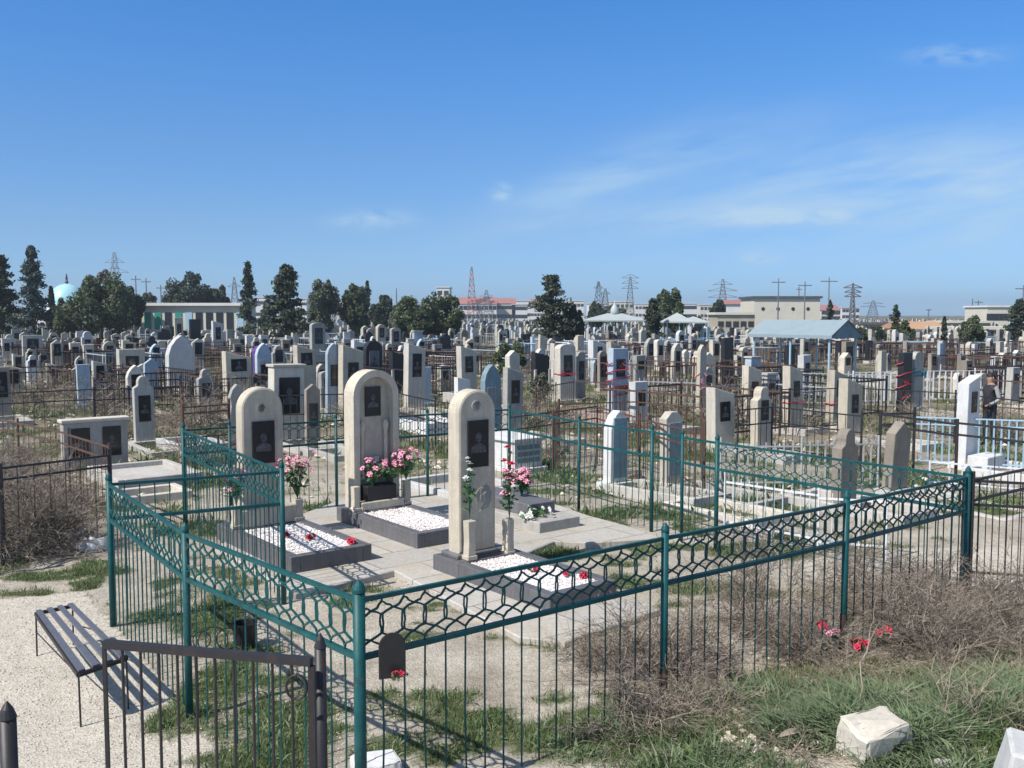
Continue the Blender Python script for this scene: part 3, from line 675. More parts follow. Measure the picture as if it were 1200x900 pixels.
# ================================================================== the green honeycomb fence
def lerp(a, b, t): return (a[0]+(b[0]-a[0])*t, a[1]+(b[1]-a[1])*t)
def green_fence():
    root = empty('metal_fence', (0, 0, 0)); tag(root, 'teal green metal fence with honeycomb band enclosing the main graves', 'fence')
    A = (-.90, 5.56); B = (-3.98, 9.42); P = (-2.50, 7.27); Q1 = (1.15, 7.14); Q2 = (2.97, 8.46); C = (4.70, 9.84)
    E = (2.68, 12.5); E1 = (2.33, 13.08); E2 = (2.0, 13.66); E3 = (1.05, 15.0); D = (-.05, 16.9); Fp = (-2.46, 10.2); Gp = (-4.76, 13.86)
    H1 = lerp(Gp, D, .12); H2 = lerp(Gp, D, .42); H3 = lerp(Gp, D, .71)
    spans = [(A, P, 1), (P, B, 1), (A, Q1, 1), (Q1, Q2, 1), (Q2, C, 1), (C, E, 1), (E, E1, 0), (E1, E2, 0), (E2, E3, 0), (E3, D, 0), (B, Fp, 0), (Fp, Gp, 1), (Gp, H1, 1), (H1, H2, 1), (H2, H3, 1), (H3, D, 1)]
    rust = (Q1, Q2)
    for p in (A, P, B, Q1, Q2, C, E, E1, E2, E3, D, Fp, Gp, H1, H2, H3):
        z = T(*p); R = .029 if p not in (E1, E3, H1, H2, H3) else .024
        if p == A: R = .037
        top = 1.47 if p != P else 1.44
        zz = max(z+.1, .1)
        m = MB(); m.lathe([(R, -.15), (R, top)], 14, (p[0], p[1], 0)); po = m.build('post', 'teal', root, smooth=False)
        me = po.data; me.polygons.foreach_set('use_smooth', [len(q.vertices) == 4 for q in me.polygons])
        MB().lathe([(R*1.12, top), (R*1.12, top+.02), (R*.8, top+.045), (R*.15, top+.07)], 14, (p[0], p[1], .001)).build('finial', 'teal', po)
        if p in rust: MB().lathe([(R+.003, -.1), (R+.003, .42)], 14, (p[0], p[1], 0)).build('rust_sleeve', 'rustpost', po)
    for a, b, hon in spans:
        ax, ay = a; bx, by = b; L = math.hypot(bx-ax, by-ay); ux, uy = (bx-ax)/L, (by-ay)/L
        def pt(s, z): return (ax+ux*s, ay+uy*s, z)
        pan = root
        for z_, r_ in ((1.42, .0135), (1.075, .0165)): MB().rods([pt(.03, z_)], [pt(L-.03, z_)], r_, n=4).build('rail', 'teal', root)
        n = max(2, round(L/(.155 if hon else .14))); st = L/n
        S = np.arange(1, n)*st
        k = MB(); J = [random.gauss(0, .004)+(random.uniform(-.02, .02) if random.random() < .12 else 0) for s in S]; k.rods([pt(s+j, .03) for s, j in zip(S, J)], [pt(s-j*.8, .55) for s, j in zip(S, J)], .0065, n=5); k.rods([pt(s-j*.8, .55) for s, j in zip(S, J)], [pt(s, 1.06) for s in S], .0065, n=5); k.build('pickets', 'teal', pan)
        A0, B0 = [], []
        if hon:
            for i in range(n):
                x0, xm, x1 = i*st, (i+.5)*st, (i+1)*st
                B_ = 1.09; q = lambda x, z: (x, B_+z)
                def add(*pp):
                    for u, v in zip(pp, pp[1:]): A0.append(u); B0.append(v)
                if 0 < i: add(q(x0, .325), q(x0, .30)); add(q(x0, .0), q(x0, .025)); add(q(x0-.007, .225), q(x0-.011, .16), q(x0-.006, .10)); add(q(x0+.007, .225), q(x0+.011, .16), q(x0+.006, .10))
                add(q(x0, .30), q(x0+.22*st, .275), q(xm, .252), q(x1, .218)); add(q(x1, .30), q(x1-.2*st, .262), q(xm, .25), q(x0, .22))
                add(q(x0, .025), q(x0+.2*st, .055), q(xm, .075), q(x1, .105)); add(q(x1, .025), q(x1-.22*st, .05), q(xm, .075), q(x0, .105))
        else:
            for i in range(1, n): A0.append((i*st, 1.09)); B0.append((i*st, 1.41))
        rng = random.Random(5); a3, b3 = [], []
        for (s0, z0), (s1, z1) in zip(A0, B0):          # hammered strip: each link slightly wavy
            if hon:
                mx, mz = (s0+s1)/2+rng.uniform(-.006, .006), (z0+z1)/2+rng.uniform(-.006, .006)
                a3 += [pt(s0, z0), pt(mx, mz)]; b3 += [pt(mx, mz), pt(s1, z1)]
            else: a3.append(pt(s0, z0)); b3.append(pt(s1, z1))
        k = MB(); k.rods(a3, b3, .0058 if hon == 1 and a not in (C, Gp, H1, H2, H3) else .0045, n=4); k.build('honeycomb_band' if hon else 'upper_pickets', 'teal', pan)
    return root
green_fence()
# ================================================================== other railings
def railing(pts, h, mat, label, rails=(1.0, .82), sp=.13, r=.007, pr=.025, postgap=2.4, name='metal_railing', top=0, group=None, rr=.013, sag=0, below=.08):
    root = empty(name, (pts[0][0], pts[0][1], T(*pts[0]))); tag(root, label, 'railing', group); o = Vector(root.location)
    posts = [pts[0]]
    for a, b in zip(pts, pts[1:]):
        L = math.hypot(b[0]-a[0], b[1]-a[1]); n = max(1, round(L/postgap))
        for i in range(n):
            p, q = lerp(a, b, i/n), lerp(a, b, (i+1)/n); posts.append(q)
            zp, zq = T(*p)-o.z, T(*q)-o.z; P_ = Vector((p[0]-o.x, p[1]-o.y, zp)); Q_ = Vector((q[0]-o.x, q[1]-o.y, zq))
            m = MB(); up = Vector((0, 0, 1)); dz = random.uniform(-.02, .02)
            for f in rails: m.rods([P_+up*(h*f+dz)], [Q_+up*(h*f-dz)], rr, n=4)
            k = max(2, int(L/n/sp)); S = np.arange(1, k)/k
            tt = [h*max(rails)+top+(random.uniform(-.01, .02) if top else 0) for s in S]
            m.rods([P_.lerp(Q_, s)+up*below for s in S], [P_.lerp(Q_, s)+up*t for s, t in zip(S, tt)], r, n=4 if r > .009 else 3, cap=False)
            m.build('railing_panel', mat, root)
    for p in posts:
        z = T(*p)-o.z
        MB().rods([(p[0]-o.x, p[1]-o.y, z-.1)], [(p[0]-o.x, p[1]-o.y, z+h*1.06+random.uniform(0, .04))], pr, n=6).build('post', mat if mat != 'whitepaint' or pr > .02 else mat, root)
    return root
def gz(px, py, z): p = G(px, py, z); return (p.x, p.y)
railing([gz(-60, 560, 1.2), gz(0, 549, 1.2), gz(128, 531, 1.2)], 1.2, 'iron', 'black two-rail fence leaning beside the dry bush at left', (1, .88), .2, .008, .03, 1.6)
railing([gz(-30, 486, 1.2), gz(80, 506, 1.2), gz(128, 521, 1.25)], 1.2, 'rust', 'dark rusty fence running back at far left behind the dry bush', (1, .85), .2, .007, .02, 2)
railing([gz(-10, 460, 1.25), gz(110, 456, 1.25), gz(212, 452, 1.25), gz(268, 452, 1.25)], 1.25, 'iron', 'long black railing crossing the left middle ground', (1, .8), .22, .009, .03, 2.6)
railing([gz(212, 452, 1.3), gz(214, 474, 1.3), gz(268, 470, 1.3)], 1.25, 'rust', 'reddish brown railing with leaning posts left of the wavy headstone', (1, .9, .5), .22, .008, .03, 2)
railing([gz(300, 463, 1.2), gz(410, 461, 1.2), gz(467, 461, 1.2), gz(560, 477, 1.2)], 1.2, 'iron', 'thin black railing behind the three arched headstones', (1, .62), .15, .007, .02, 2.4)
railing([gz(596, 478, 1.35), gz(700, 470, 1.3), gz(815, 500, 1.3)], 1.2, 'rust', 'brown rusty railing behind the green fence in the centre', (1, .8), .17, .008, .02, 2)
railing([gz(628, 452, 1.2), gz(672, 442, 1.2), gz(745, 446, 1.2)], 1.1, 'rust', 'low rusty railing around the ribboned limestone headstone', (1, .2), .2, .008, .02, 2)
railing([gz(648, 485, 1.2), gz(655, 472, 1.2), gz(748, 470, 1.2), gz(822, 477, 1.2), gz(826, 500, 1.2)], 1.2, 'rust', 'brown iron frame fence with open top behind the blue-grey pair', (1, .55), .19, .008, .022, 2)
railing([gz(744, 442, 1.0), gz(822, 444, 1.0)], 1.0, 'paleiron', 'pale grey picket fence with pointed tops', (.88, .2), .15, .017, .02, 3, name='picket_fence', top=.12)
railing([gz(740, 416, 1.2), gz(900, 424, 1.2)], 1.2, 'rust', 'long brown rail with pale uprights below the black slab', (1, .2), .24, .013, .03, 4)
railing([gz(738, 424, 1.2), gz(742, 412, 1.2), gz(640, 410, 1.2)], 1.2, 'paleiron', 'pale thin railing beneath the grey canopies', (1, .2), .24, .012, .03, 4)
railing([gz(502, 416, 1.0), gz(538, 418, 1.0), gz(545, 428, 1.0)], 1.0, 'whitepaint', 'white painted railing above the stepped border', (1, .62, .3), .2, .012, .02, 2)
railing([gz(915, 458, 1.15), gz(1010, 456, 1.15), gz(1120, 463, 1.15), gz(1205, 472, 1.15)], 1.2, 'iron', 'black railing crossing behind the white sloping headstone at right', (1, .2), .22, .008, .022, 2.4)
railing([gz(1072, 482, 1.2), gz(1032, 485, 1.2), gz(1122, 495, 1.2), gz(1215, 503, 1.2)], 1.2, 'iron', 'black double-rail fence round the white grave at right', (1, .83), .5, .009, .028, 2.0, rr=.018)
railing([gz(1072, 487, 1.0), gz(1210, 493, 1.0)], 1.0, 'bluepaint', 'light blue painted railing around the white headstone', (1, .86, .1), .13, .012, .022, 2.4)
railing([gz(1090, 540, .5), gz(1210, 548, .5)], .5, 'whitepaint', 'low white rail beside the white kerb at right', (1, .3), .3, .012, .02, 2.4)
railing([(4.76, 9.86), (6.6, 11.2), (8.4, 12.5)], 1.42, 'iron', 'thin dark green railing running on right from the fence corner', (1, .85, .12), .14, .0065, .022, 2.3)
railing([(4.72, 9.95), (6.4, 9.7)], 1.38, 'iron', 'plain dark rail leaving the right fence corner', (1, .82, .3), .14, .0065, .022, 2.3)
railing([gz(845, 520, .85), gz(940, 516, .9), gz(1030, 512, .9)], .9, 'paleiron', 'pale grey picket fence in the grass behind the green fence at right', (.9, .2), .15, .013, .02, 2, name='picket_fence', top=.08)
railing([gz(850, 556, .8), gz(960, 575, .8), gz(1040, 582, .8)], .8, 'whitepaint', 'low white picket fence just behind the right side of the green fence', (.92, .2), .14, .009, .016, 2, name='picket_fence', top=.06)
railing([gz(865, 480, 1.1), gz(905, 476, 1.1), gz(1010, 486, 1.1)], 1.1, 'iron', 'dark railing around the three red-ribboned cream headstones', (1, .7, .2), .17, .008, .022, 2.2)
railing([gz(905, 436, 1.1), gz(1090, 440, 1.1)], 1.1, 'paleiron', 'pale wall-like railing below the right end of the blue pavilion', (1, .1), .2, .02, .03, 3)
railing([gz(1000, 436, 1.1), gz(1210, 432, 1.1)], 1.1, 'whitepaint', 'pale painted railing beyond the person at right', (1, .1), .24, .02, .03, 3)
railing([gz(300, 452, 1.0), gz(345, 450, 1.0)], 1.0, 'paleiron', 'pale grey railing behind the large portrait headstone', (1, .2), .2, .012, .02, 2)
railing([gz(-10, 408, 1.1), gz(120, 404, 1.1)], 1.1, 'rust', 'rusty railing in the upper left rows', (1, .2), .3, .014, .03, 4)
railing([gz(120, 432, 1.1), gz(260, 436, 1.1)], 1.1, 'rust', 'rusty brown railing under the whitish ogive headstone', (1, .2), .22, .012, .03, 3)
# ================================================================== foreground iron gate, posts, bench
gl = empty('iron_gate', (*gz(365, 773, 1.47), 0)); tag(gl, 'dark iron gate of plain bars standing open in the bottom left', 'gate')
o0 = Vector(gl.location); e = G(122, 752, 1.47); e0 = Vector((e.x, e.y, 0))-Vector((o0.x, o0.y, 0))
for z_ in (1.46, .15): MB().rods([(0, 0, z_)], [(e0.x, e0.y, z_)], .019, n=4).build('frame_rail', 'iron', gl)
for v_ in (0, 1): MB().rods([(e0.x*v_, e0.y*v_, .1)], [(e0.x*v_, e0.y*v_, 1.44)], (.015, .009)[v_], n=4).build('frame_stile', 'iron', gl)
S = np.arange(1, 11)/11; m = MB(); m.rods([e0*s+Vector((0, 0, .15)) for s in S], [e0*s+Vector((0, 0, 1.45)) for s in S], .0075, n=6); m.build('bars', 'iron', gl)
lk = MB(); a = [(e0*.07+Vector((.05*math.cos(t), 0, 1.33+.06*math.sin(t)))) for t in np.linspace(0, 6.283, 17)]; lk.rods(a[:-1], a[1:], .006, n=6); lk.build('chain_loop', 'rubber', gl)
for px, py, R, lab in ((375, 742, .028, 'dark round iron gate post left of the tall teal corner post'), (8, 822, .034, 'pointed dark gate post cut by the lower left corner')):
    zt_ = 1.56 if px > 100 else 1.5
    p = G(px, py, zt_); g = MB(); g.lathe([(R, -.1), (R, zt_-.07)], 14, (0, 0, 0)); r = g.build('gate_post', 'iron', None, (p.x, p.y, 0), smooth=True); tag(r, lab, 'gate post')
    MB().lathe([(R*1.1, zt_-.069), (R*.7, zt_-.03), (R*.12, zt_)], 14).build('finial', 'iron', r)
def bench():
    zs = .40
    A_, B_, C_, D_ = (G(42, 716, zs), G(85, 707, zs), G(148, 768, zs), G(92, 787, zs))
    c = (A_+B_+C_+D_)/4; r = empty('park_bench', (c.x, c.y, 0)); tag(r, 'low dark metal slatted bench without a back on the gravel path', 'bench')
    A_, B_, C_, D_ = [v-Vector((c.x, c.y, 0)) for v in (A_, B_, C_, D_)]
    lw = (D_-A_).normalized(); ww = (B_-A_).normalized()
    n = 4
    for i in range(n):
        t0, t1 = i*.86/3, i*.86/3+.14
        a, b, c2, d2 = A_.lerp(B_, t0), A_.lerp(B_, t1), D_.lerp(C_, t1), D_.lerp(C_, t0)
        V = [v+Vector((0, 0, dz)) for dz in (-.008, .008) for v in (a, b, c2, d2)]
        MB().add(V, [[[0,1,2,3],[7,6,5,4],[0,4,5,1],[1,5,6,2],[2,6,7,3],[3,7,4,0]]]).build('slat', 'benchmetal', r)
    fr = MB(); dn = Vector((0, 0, -.026)); fr.rods([A_+dn, D_+dn, A_+dn], [B_+dn, C_+dn, D_+dn], .015, n=4); fr.rods([B_+dn], [C_+dn], .015, n=4); fr.build('seat_frame', 'iron', r)
    for v, s in ((A_, 1), (B_, 1), (C_, -1), (D_, -1)):
        q = v+dn; f = Vector((q.x, q.y, T(c.x, c.y)-.02))+lw*(-.02*s); MB().rods([q], [f], .008, n=5).build('leg', 'iron', r)
    m1, m2 = (A_+D_)/2*1+Vector((0, 0, 0)), (B_+C_)/2
    k = MB(); k.rods([A_+Vector((0, 0, -.2))], [D_+Vector((0, 0, -.03))], .006, n=5); k.rods([B_+Vector((0, 0, -.2))], [m2+Vector((0, 0, -.03))], .006, n=5); k.build('brace', 'iron', r)
bench()
# clutter inside the fence: bucket, wire rings, plaque, bag, rubble
p = GT(287, 760); r = empty('bucket', p); tag(r, 'black rubber bucket lying in the weeds behind the gate', 'bucket')
MB().lathe([(.09, 0), (.115, .24), (.12, .25), (.105, .25), (.08, .03), (0.01, .03)], 18).build('pail', 'rubber', r)
a = [Vector((.12*math.cos(t), 0, .25+.1*math.sin(t))) for t in np.linspace(0, 3.14, 10)]; MB().rods(a[:-1], a[1:], .004, n=4).build('handle', 'iron', r)
p = GT(250, 770); wf = empty('wire_frame', p, .2); tag(wf, 'bent iron wire rings left behind the gate', 'wire frame')
for q_, (cx, cz, R) in enumerate(((0, .15, .13), (.12, .13, .10), (-.12, .1, .08))):
    a = [Vector((cx+R*math.cos(t), .1*q_, cz+R*math.sin(t))) for t in np.linspace(0, 6.283, 22)]; k = MB(); k.rods(a[:-1], a[1:], .005, n=4); k.build('ring', 'iron', wf)
p = G(457, 790, 1.05); p = Vector((p.x, p.y+.12, .06)); r = empty('memorial_plaque', p, math.radians(20)); tag(r, 'small arched black plaque hung on the front fence rail with a red flower', 'plaque')
MB().prism([(x, z+.92) for x, z in outline('arch', .16, .27)], .0, .014, 0, .004).build('plate', 'rubber', r)
bouquet('artificial_bouquet', p+Vector((.04, -.035, .93)), 'single red flower stuck beneath the arched black plaque on the fence', 'petal_red', 4, .03, .04, .03, 0, bl=.025)
def chunk(px, py, sx, sy, sz, label, mat='limestone', rz=0, tilt=(0, 0), name='stone_block', rough=.03, dz=-.03):
    p = GT(px, py); bm = bmesh.new(); bmesh.ops.create_cube(bm, size=1); bmesh.ops.bevel(bm, geom=bm.edges[:], offset=.05, segments=1, affect='EDGES'); bmesh.ops.triangulate(bm, faces=bm.faces[:]); bmesh.ops.subdivide_edges(bm, edges=bm.edges[:], cuts=3)
    rg = random.Random(px)
    for v in bm.verts:
        q_ = Vector((v.co.x*sx, v.co.y*sy, (v.co.z+.5)*sz)); u_ = q_*9+Vector((px, py, 0))
        v.co = q_+Vector((math.sin(u_.y*1.3+u_.z), math.sin(u_.x+1.7*u_.z), math.sin(u_.x*1.2+u_.y)))*rough*.5+Vector((rg.gauss(0, rough), rg.gauss(0, rough), rg.gauss(0, rough)))*.16
    o = MB().bm(bm).build(name, mat, None, (p.x, p.y, p.z+dz), rz); o.rotation_euler.x = tilt[0]; o.rotation_euler.y = tilt[1]
    tag(o, label, 'stone block'); return o
chunk(1026, 882, .35, .27, .25, 'cracked pale stone block half sunk in the weeds at bottom right', rz=.35, tilt=(.1, -.12))
chunk(1203, 935, .34, .32, .34, 'clean white stone block cut by the bottom right corner', 'white', rz=-.35, tilt=(.1, .2), rough=.006)
chunk(440, 905, .3, .22, .12, 'flat white lump at the foot of the corner post', 'white', rz=.3, rough=.02)
chunk(905, 826, .16, .1, .06, 'small grey stone in the weeds left of the cracked block', 'concrete', rz=1, rough=.02)
chunk(1110, 900, .14, .1, .07, 'small pale rubble piece between the two big blocks', 'concrete', rz=.4, rough=.02)
chunk(735, 560, .5, .3, .2, 'rough stone in the weeds in front of the blue-grey pair', 'brown', rz=.3)
chunk(980, 505, .3, .25, .18, 'loose stone cube among the three red-ribboned headstones', 'limestone', rz=.7, rough=.015)
def lumpy(px, py, s, label, mat, name, cat):
    p = GT(px, py); bm = bmesh.new(); bmesh.ops.create_icosphere(bm, subdivisions=3, radius=1); rg = random.Random(px*3)
    ph = [rg.uniform(0, 6) for _ in range(6)]
    for v in bm.verts:
        k = 1+.22*math.sin(5*v.co.x+ph[0])*math.sin(4*v.co.y+ph[1])+.12*math.sin(11*v.co.z+ph[2]+7*v.co.x)
        v.co = Vector((v.co.x*s[0]*k, v.co.y*s[1]*k, (v.co.z+.7)*s[2]*k))
    o = MB().bm(bm).build(name, mat, None, p, 0, True); tag(o, label, cat); return o
lumpy(106, 646, (.2, .12, .1), 'crumpled white plastic bag beside the left fence post', 'bag', 'plastic_bag', 'bag')
lumpy(83, 642, (.2, .13, .12), 'grey plastic bag half under the dry bush', 'grey', 'plastic_bag', 'bag')
# ribbons wound round four headstones
def ribbon(px, y0, d_from, turns, w, label, mat='redcloth'):
    p = GT(px, d_from); h = w*.55
    r = MB(); pts = []
    za, zb = AtY(px, y0[1], p.y).z, AtY(px, y0[0], p.y).z
    n = max(24, 12*turns)
    for i in range(n+1):
        s = i/n; a = s*turns*4; k = int(a) % 4; f = a-int(a)
        cs = [(-w/2, -h/2), (w/2, -h/2), (w/2, h/2), (-w/2, h/2)]
        c0, c1 = cs[k], cs[(k+1) % 4]
        pts.append(Vector((c0[0]+(c1[0]-c0[0])*f, c0[1]+(c1[1]-c0[1])*f, za+(zb-za)*s)))
    r.rods(pts[:-1], pts[1:], .022, n=5)
    o = r.build('ribbon', mat, None, (p.x, p.y, 0), ROT); tag(o, label, 'ribbon', None)
    return o
def stone_ribbon(lab_part, f0, f1, turns, label, mat='redcloth', blob=True):
    for o in bpy.data.objects:
        if o.get('label') and lab_part in o['label'] and o.name.startswith('headstone'):
            bb = [Vector(c) for c in o.bound_box]; xa, xb = min(c.x for c in bb)-.02, max(c.x for c in bb)+.02; ya, yb = min(c.y for c in bb)-.02, max(c.y for c in bb)+.02; H = max(c.z for c in bb)
            cs = [(xa, ya), (xb, ya), (xb, yb), (xa, yb)]; pts = []; n = 4*max(1, turns)*3
            for i in range(n+1):
                a = i/3; k = int(a) % 4; f = a-int(a); c0, c1 = cs[k], cs[(k+1) % 4]
                pts.append(Vector((c0[0]+(c1[0]-c0[0])*f, c0[1]+(c1[1]-c0[1])*f, H*(f0+(f1-f0)*i/n)+.015*math.sin(i*2.1))))
            m = MB(); m.rods(pts[:-1], pts[1:], .02, n=5)
            if blob:
                for q in range(3):
                    z = H*(f0+(f1-f0)*random.random()); x = random.uniform(xa, xb)
                    for k in range(5):
                        a = k*1.25; m.add([(x, ya-.02, z), (x+.07*math.cos(a), ya-.05, z+.07*math.sin(a)), (x+.1*math.cos(a+.4), ya-.03, z+.1*math.sin(a+.4)), (x+.06*math.cos(a+.8), ya-.06, z+.06*math.sin(a+.8))], [[0, 1, 2, 3]])
            r = m.build('ribbon', mat, None, o.location, o.rotation_euler.z); tag(r, label, 'ribbon'); return
stone_ribbon('limestone headstone with tall black panel and red', .5, .5, 1, 'red ribbon with a bow on the limestone headstone')
stone_ribbon('white and blue headstone wound', .35, .8, 4, 'red ribbon wound several times round the white and blue headstone')
stone_ribbon('red ribbon tied round it, left', .45, .45, 1, 'thin red ribbon on the left of three cream headstones', blob=False)
stone_ribbon('red ribbon and black panel, middle', .42, .42, 1, 'thin red ribbon on the middle of three cream headstones', blob=False)
stone_ribbon('dark headstone hung with bright red', .3, .85, 3, 'bright red ribbons hanging down the dark headstone')
stone_ribbon('teal cloth tied', .62, .74, 2, 'teal cloth tied round the grey headstone', 'tealcloth')
stone_ribbon('tall narrow cream headstone with pink', .35, .6, 1, 'pink ribbon on the tall narrow cream headstone', 'petal_pink')
# ================================================================== ground masks
BL = [ # px, py, rx, ry (metres), strength
 (395,594,.9,.35,1),(250,566,.7,.8,1),(230,620,.7,.6,.9),(255,720,.45,1.2,.8),(205,700,.35,.9,.5),(640,648,.55,.45,1),(590,612,.4,.3,.3),
 (705,604,1.0,.4,1),(740,575,1.2,.7,.9),(790,600,1.3,.7,.8),(870,592,1.3,.8,1),(900,565,1.2,1,.8),(660,615,.3,.3,.3),(430,690,.5,.25,.55),(545,712,.3,.25,.6),
 (560,850,.45,.35,1),(610,870,.7,.35,1),(500,885,.6,.3,.8),(690,870,.8,.35,1),(530,820,.3,.3,.6),(650,820,.25,.2,.7),(470,830,.3,.3,.5),(330,850,.5,.8,1),(260,800,.35,.7,1),(215,835,.3,.5,.9),
 (300,890,.6,.3,.9),(170,725,.3,.5,.9),(60,672,.7,.3,1),(110,668,.5,.25,.9),(20,650,.6,.4,.5),(790,880,1.2,.5,1),(900,850,1.3,.7,1),(1000,830,1.4,.8,1),(1130,830,1.2,.9,1),(1180,760,.8,.8,.7),(1010,700,1.2,.9,.5),
 (830,690,.6,.4,.8),(890,645,.8,.5,.9),(760,650,.3,.2,.4),(1180,690,.5,.5,.6),(1050,560,1.5,1.2,.8),(1180,590,1.2,1,.9),(640,575,.8,.6,.6),(510,560,.8,.5,.6),(360,540,.8,.6,.4),(210,515,1.2,.8,1),(660,560,1.2,.8,.8),(1000,540,1.5,1.2,.8),
 (730,660,.35,.2,.6),(600,745,.35,.12,.7),(640,752,.4,.12,.7),(700,760,.5,.3,.35),(720,860,.8,.5,.8)]
def green_mask(x, y):
    x = np.asarray(x, float); y = np.asarray(y, float); m = np.zeros(np.broadcast(x, y).shape)
    for px, py, rx, ry, s in BL:
        c = G(px, py); m = np.maximum(m, s*np.exp(-(((x-c.x)/rx)**2+((y-c.y)/ry)**2)**1.3))
    n = fbm(x, y, 1.1, 3); m = m*np.clip(.25+1.5*fbm(x, y, 4.5, 2), .3, 1.15)
    far = np.clip((y-15)/6, 0, 1)
    m = np.maximum(m, .9*np.clip((fbm(x, y, 2.3, 3)-.50)*4, 0, .7)*(1-far)*(1-.75*path_mask(x, y))); m = np.maximum(m, far*np.clip((n-.42)*4, 0, .85))
    return np.clip(m, 0, 1)
def seg_side(x, y, a, b): return (b[0]-a[0])*(y-a[1])-(b[1]-a[1])*(x-a[0])
def path_mask(x, y):
    "left gravel path outside the fence"
    s = np.minimum(seg_side(x, y, (-.9, 5.56), (-2.5, 7.27)), 9) 
    out = np.where(y < 7.27, seg_side(x, y, (-.9, 5.56), (-2.5, 7.27)) > 0, seg_side(x, y, (-2.5, 7.27), (-3.98, 9.42)) > 0)
    e = np.exp(-(((x-6.6)/1.6)**2+((y-11.2)/1.6)**2))+.9*np.exp(-(((x-4.2)/.7)**2+((y-11.4)/.9)**2))+.8*np.exp(-(((x-1.9)/.5)**2+((y-8.6)/.5)**2))
    return np.where(out & (y < 11.0+.35*(x+4)), 1.0, np.clip(e*1.3, 0, 1))
def axis_pts(c0, c1, st, far, g):
    p = list(np.arange(c0, c1, st)); s = st
    while p[-1] < far: s *= g; p.append(p[-1]+s)
    q = [c0]; s = st
    while q[-1] > -far: s *= g; q.append(q[-1]-s)
    return np.array(q[:0:-1]+p)
def build_ground():
    xs = axis_pts(-7, 7, .085, 1500, 1.045); ys = axis_pts(4.2, 16, .085, 1700, 1.035); ys = ys[ys > -60]
    X, Y = np.meshgrid(xs, ys); Z = terr(X, Y)
    nx, ny = len(xs), len(ys); V = np.stack([X.ravel(), Y.ravel(), Z.ravel()], 1)
    i = (np.arange(ny-1)[:, None]*nx+np.arange(nx-1)[None]).ravel(); Fq = np.stack([i, i+1, i+nx+1, i+nx], 1)
    o = MB().add(V, [Fq]).build('ground', 'ground', smooth=True); tag(o, kind='structure')
    g = green_mask(X, Y).ravel(); p = path_mask(X, Y).ravel(); f = np.clip((Y-16)/10, 0, 1).ravel()
    a = o.data.color_attributes.new('mask', 'FLOAT_COLOR', 'POINT')
    a.data.foreach_set('color', np.stack([g, p, f, np.ones_like(g)], 1).ravel().astype(np.float32))
build_ground()
# loose stones on the path and in the plots
mb = MB(); pebbles(mb, -8, -.9, 4.6, 11.5, 0, 24000, .004, .011, terr, lambda x, y: (path_mask(x, y) > 0) & (green_mask(x, y) < .6))
tag(mb.build('gravel', 'pathstone'), kind='stuff')
mb = MB(); pebbles(mb, -4.5, 6, 5.5, 16, 0, 7000, .006, .018, terr, lambda x, y: (path_mask(x, y) == 0) & (fbm(x, y, 1.7) > .45))
pebbles(mb, 1.0, 5.5, 5.4, 8.5, 0, 700, .01, .04, terr); pebbles(mb, 1.4, 4.4, 5.9, 6.9, .04, 260, .012, .045, terr)
tag(mb.build('rubble', 'pathstone'), kind='stuff')
mb = MB(); pebbles(mb, -30, 30, 16, 50, 0, 3500, .03, .10, terr); tag(mb.build('rubble', 'pathstone'), kind='stuff')
# ================================================================== grass
def on_paving(x, y):
    # rough mask of the concrete and plinths so grass does not pierce them
    poly = gp((250, 640), (347, 696), (430, 676), (462, 668), (608, 746), (662, 752), (772, 714), (720, 690), (600, 655), (650, 634), (690, 636), (775, 630), (735, 616), (690, 604), (560, 560), (400, 585))
    ins = np.zeros(x.shape, bool); n = len(poly)
    for i in range(n):
        (x0, y0), (x1, y1) = poly[i], poly[(i+1) % n]
        c = ((y0 > y) != (y1 > y)) & (x < (x1-x0)*(y-y0)/(y1-y0+1e-12)+x0); ins ^= c
    return ins
def grass(name, mat, n, x0, x1, y0, y1, h0, h1, w, thr=.35, lean=.5, kind='stuff', bias=0, wide=False, mask=None):
    X = RNG.uniform(x0, x1, n); Y = RNG.uniform(y0, y1, n); g = (mask or green_mask)(X, Y)
    k = (RNG.random(n) < np.clip((g-thr)/(1-thr), 0, 1)+bias) & ~on_paving(X, Y); X, Y, g = X[k], Y[k], g[k]; n = len(X)
    cl = .5+vnoise(X, Y, 3.1)
    H = RNG.uniform(h0, h1, n)*(.5+.6*g)*cl; A = RNG.uniform(0, 6.283, n); Ln = RNG.uniform(.1, lean, n)*H; B = RNG.uniform(0, 6.283, n)
    Z = terr(X, Y)-.01; W = w*RNG.uniform(.6, 1.3, n)
    dx, dy = np.cos(A)*W, np.sin(A)*W; lx, ly = np.cos(B)*Ln, np.sin(B)*Ln
    c = lambda a, b, z: np.stack([a, b, z], -1)
    if wide: V = np.stack([c(X, Y, Z), c(X+lx*.6+dx, Y+ly*.6+dy, Z+H*.6), c(X+lx*1.3, Y+ly*1.3, Z+H*.8), c(X+lx*.6-dx, Y+ly*.6-dy, Z+H*.6)], 1); fs = np.array([[0, 1, 2, 3]])
    else: V = np.stack([c(X-dx, Y-dy, Z), c(X+dx, Y+dy, Z), c(X+dx*.7+lx*.4, Y+dy*.7+ly*.4, Z+H*.6), c(X-dx*.7+lx*.4, Y-dy*.7+ly*.4, Z+H*.6), c(X+lx, Y+ly, Z+H)], 1); fs = None
    m = MB(); q = V.shape[1]; off = (np.arange(n)*q)[:, None]
    if wide: m.add(V.reshape(-1, 3), [np.arange(q)[None]+off])
    else: m.add(V.reshape(-1, 3), [np.array([[0, 1, 2, 3]])+off, np.array([[3, 2, 4]])+off])
    tag(m.build(name, mat), kind='stuff')
grass('grass', 'grass', 420000, -8, 6, 5.2, 16, .03, .11, .003, thr=.3)
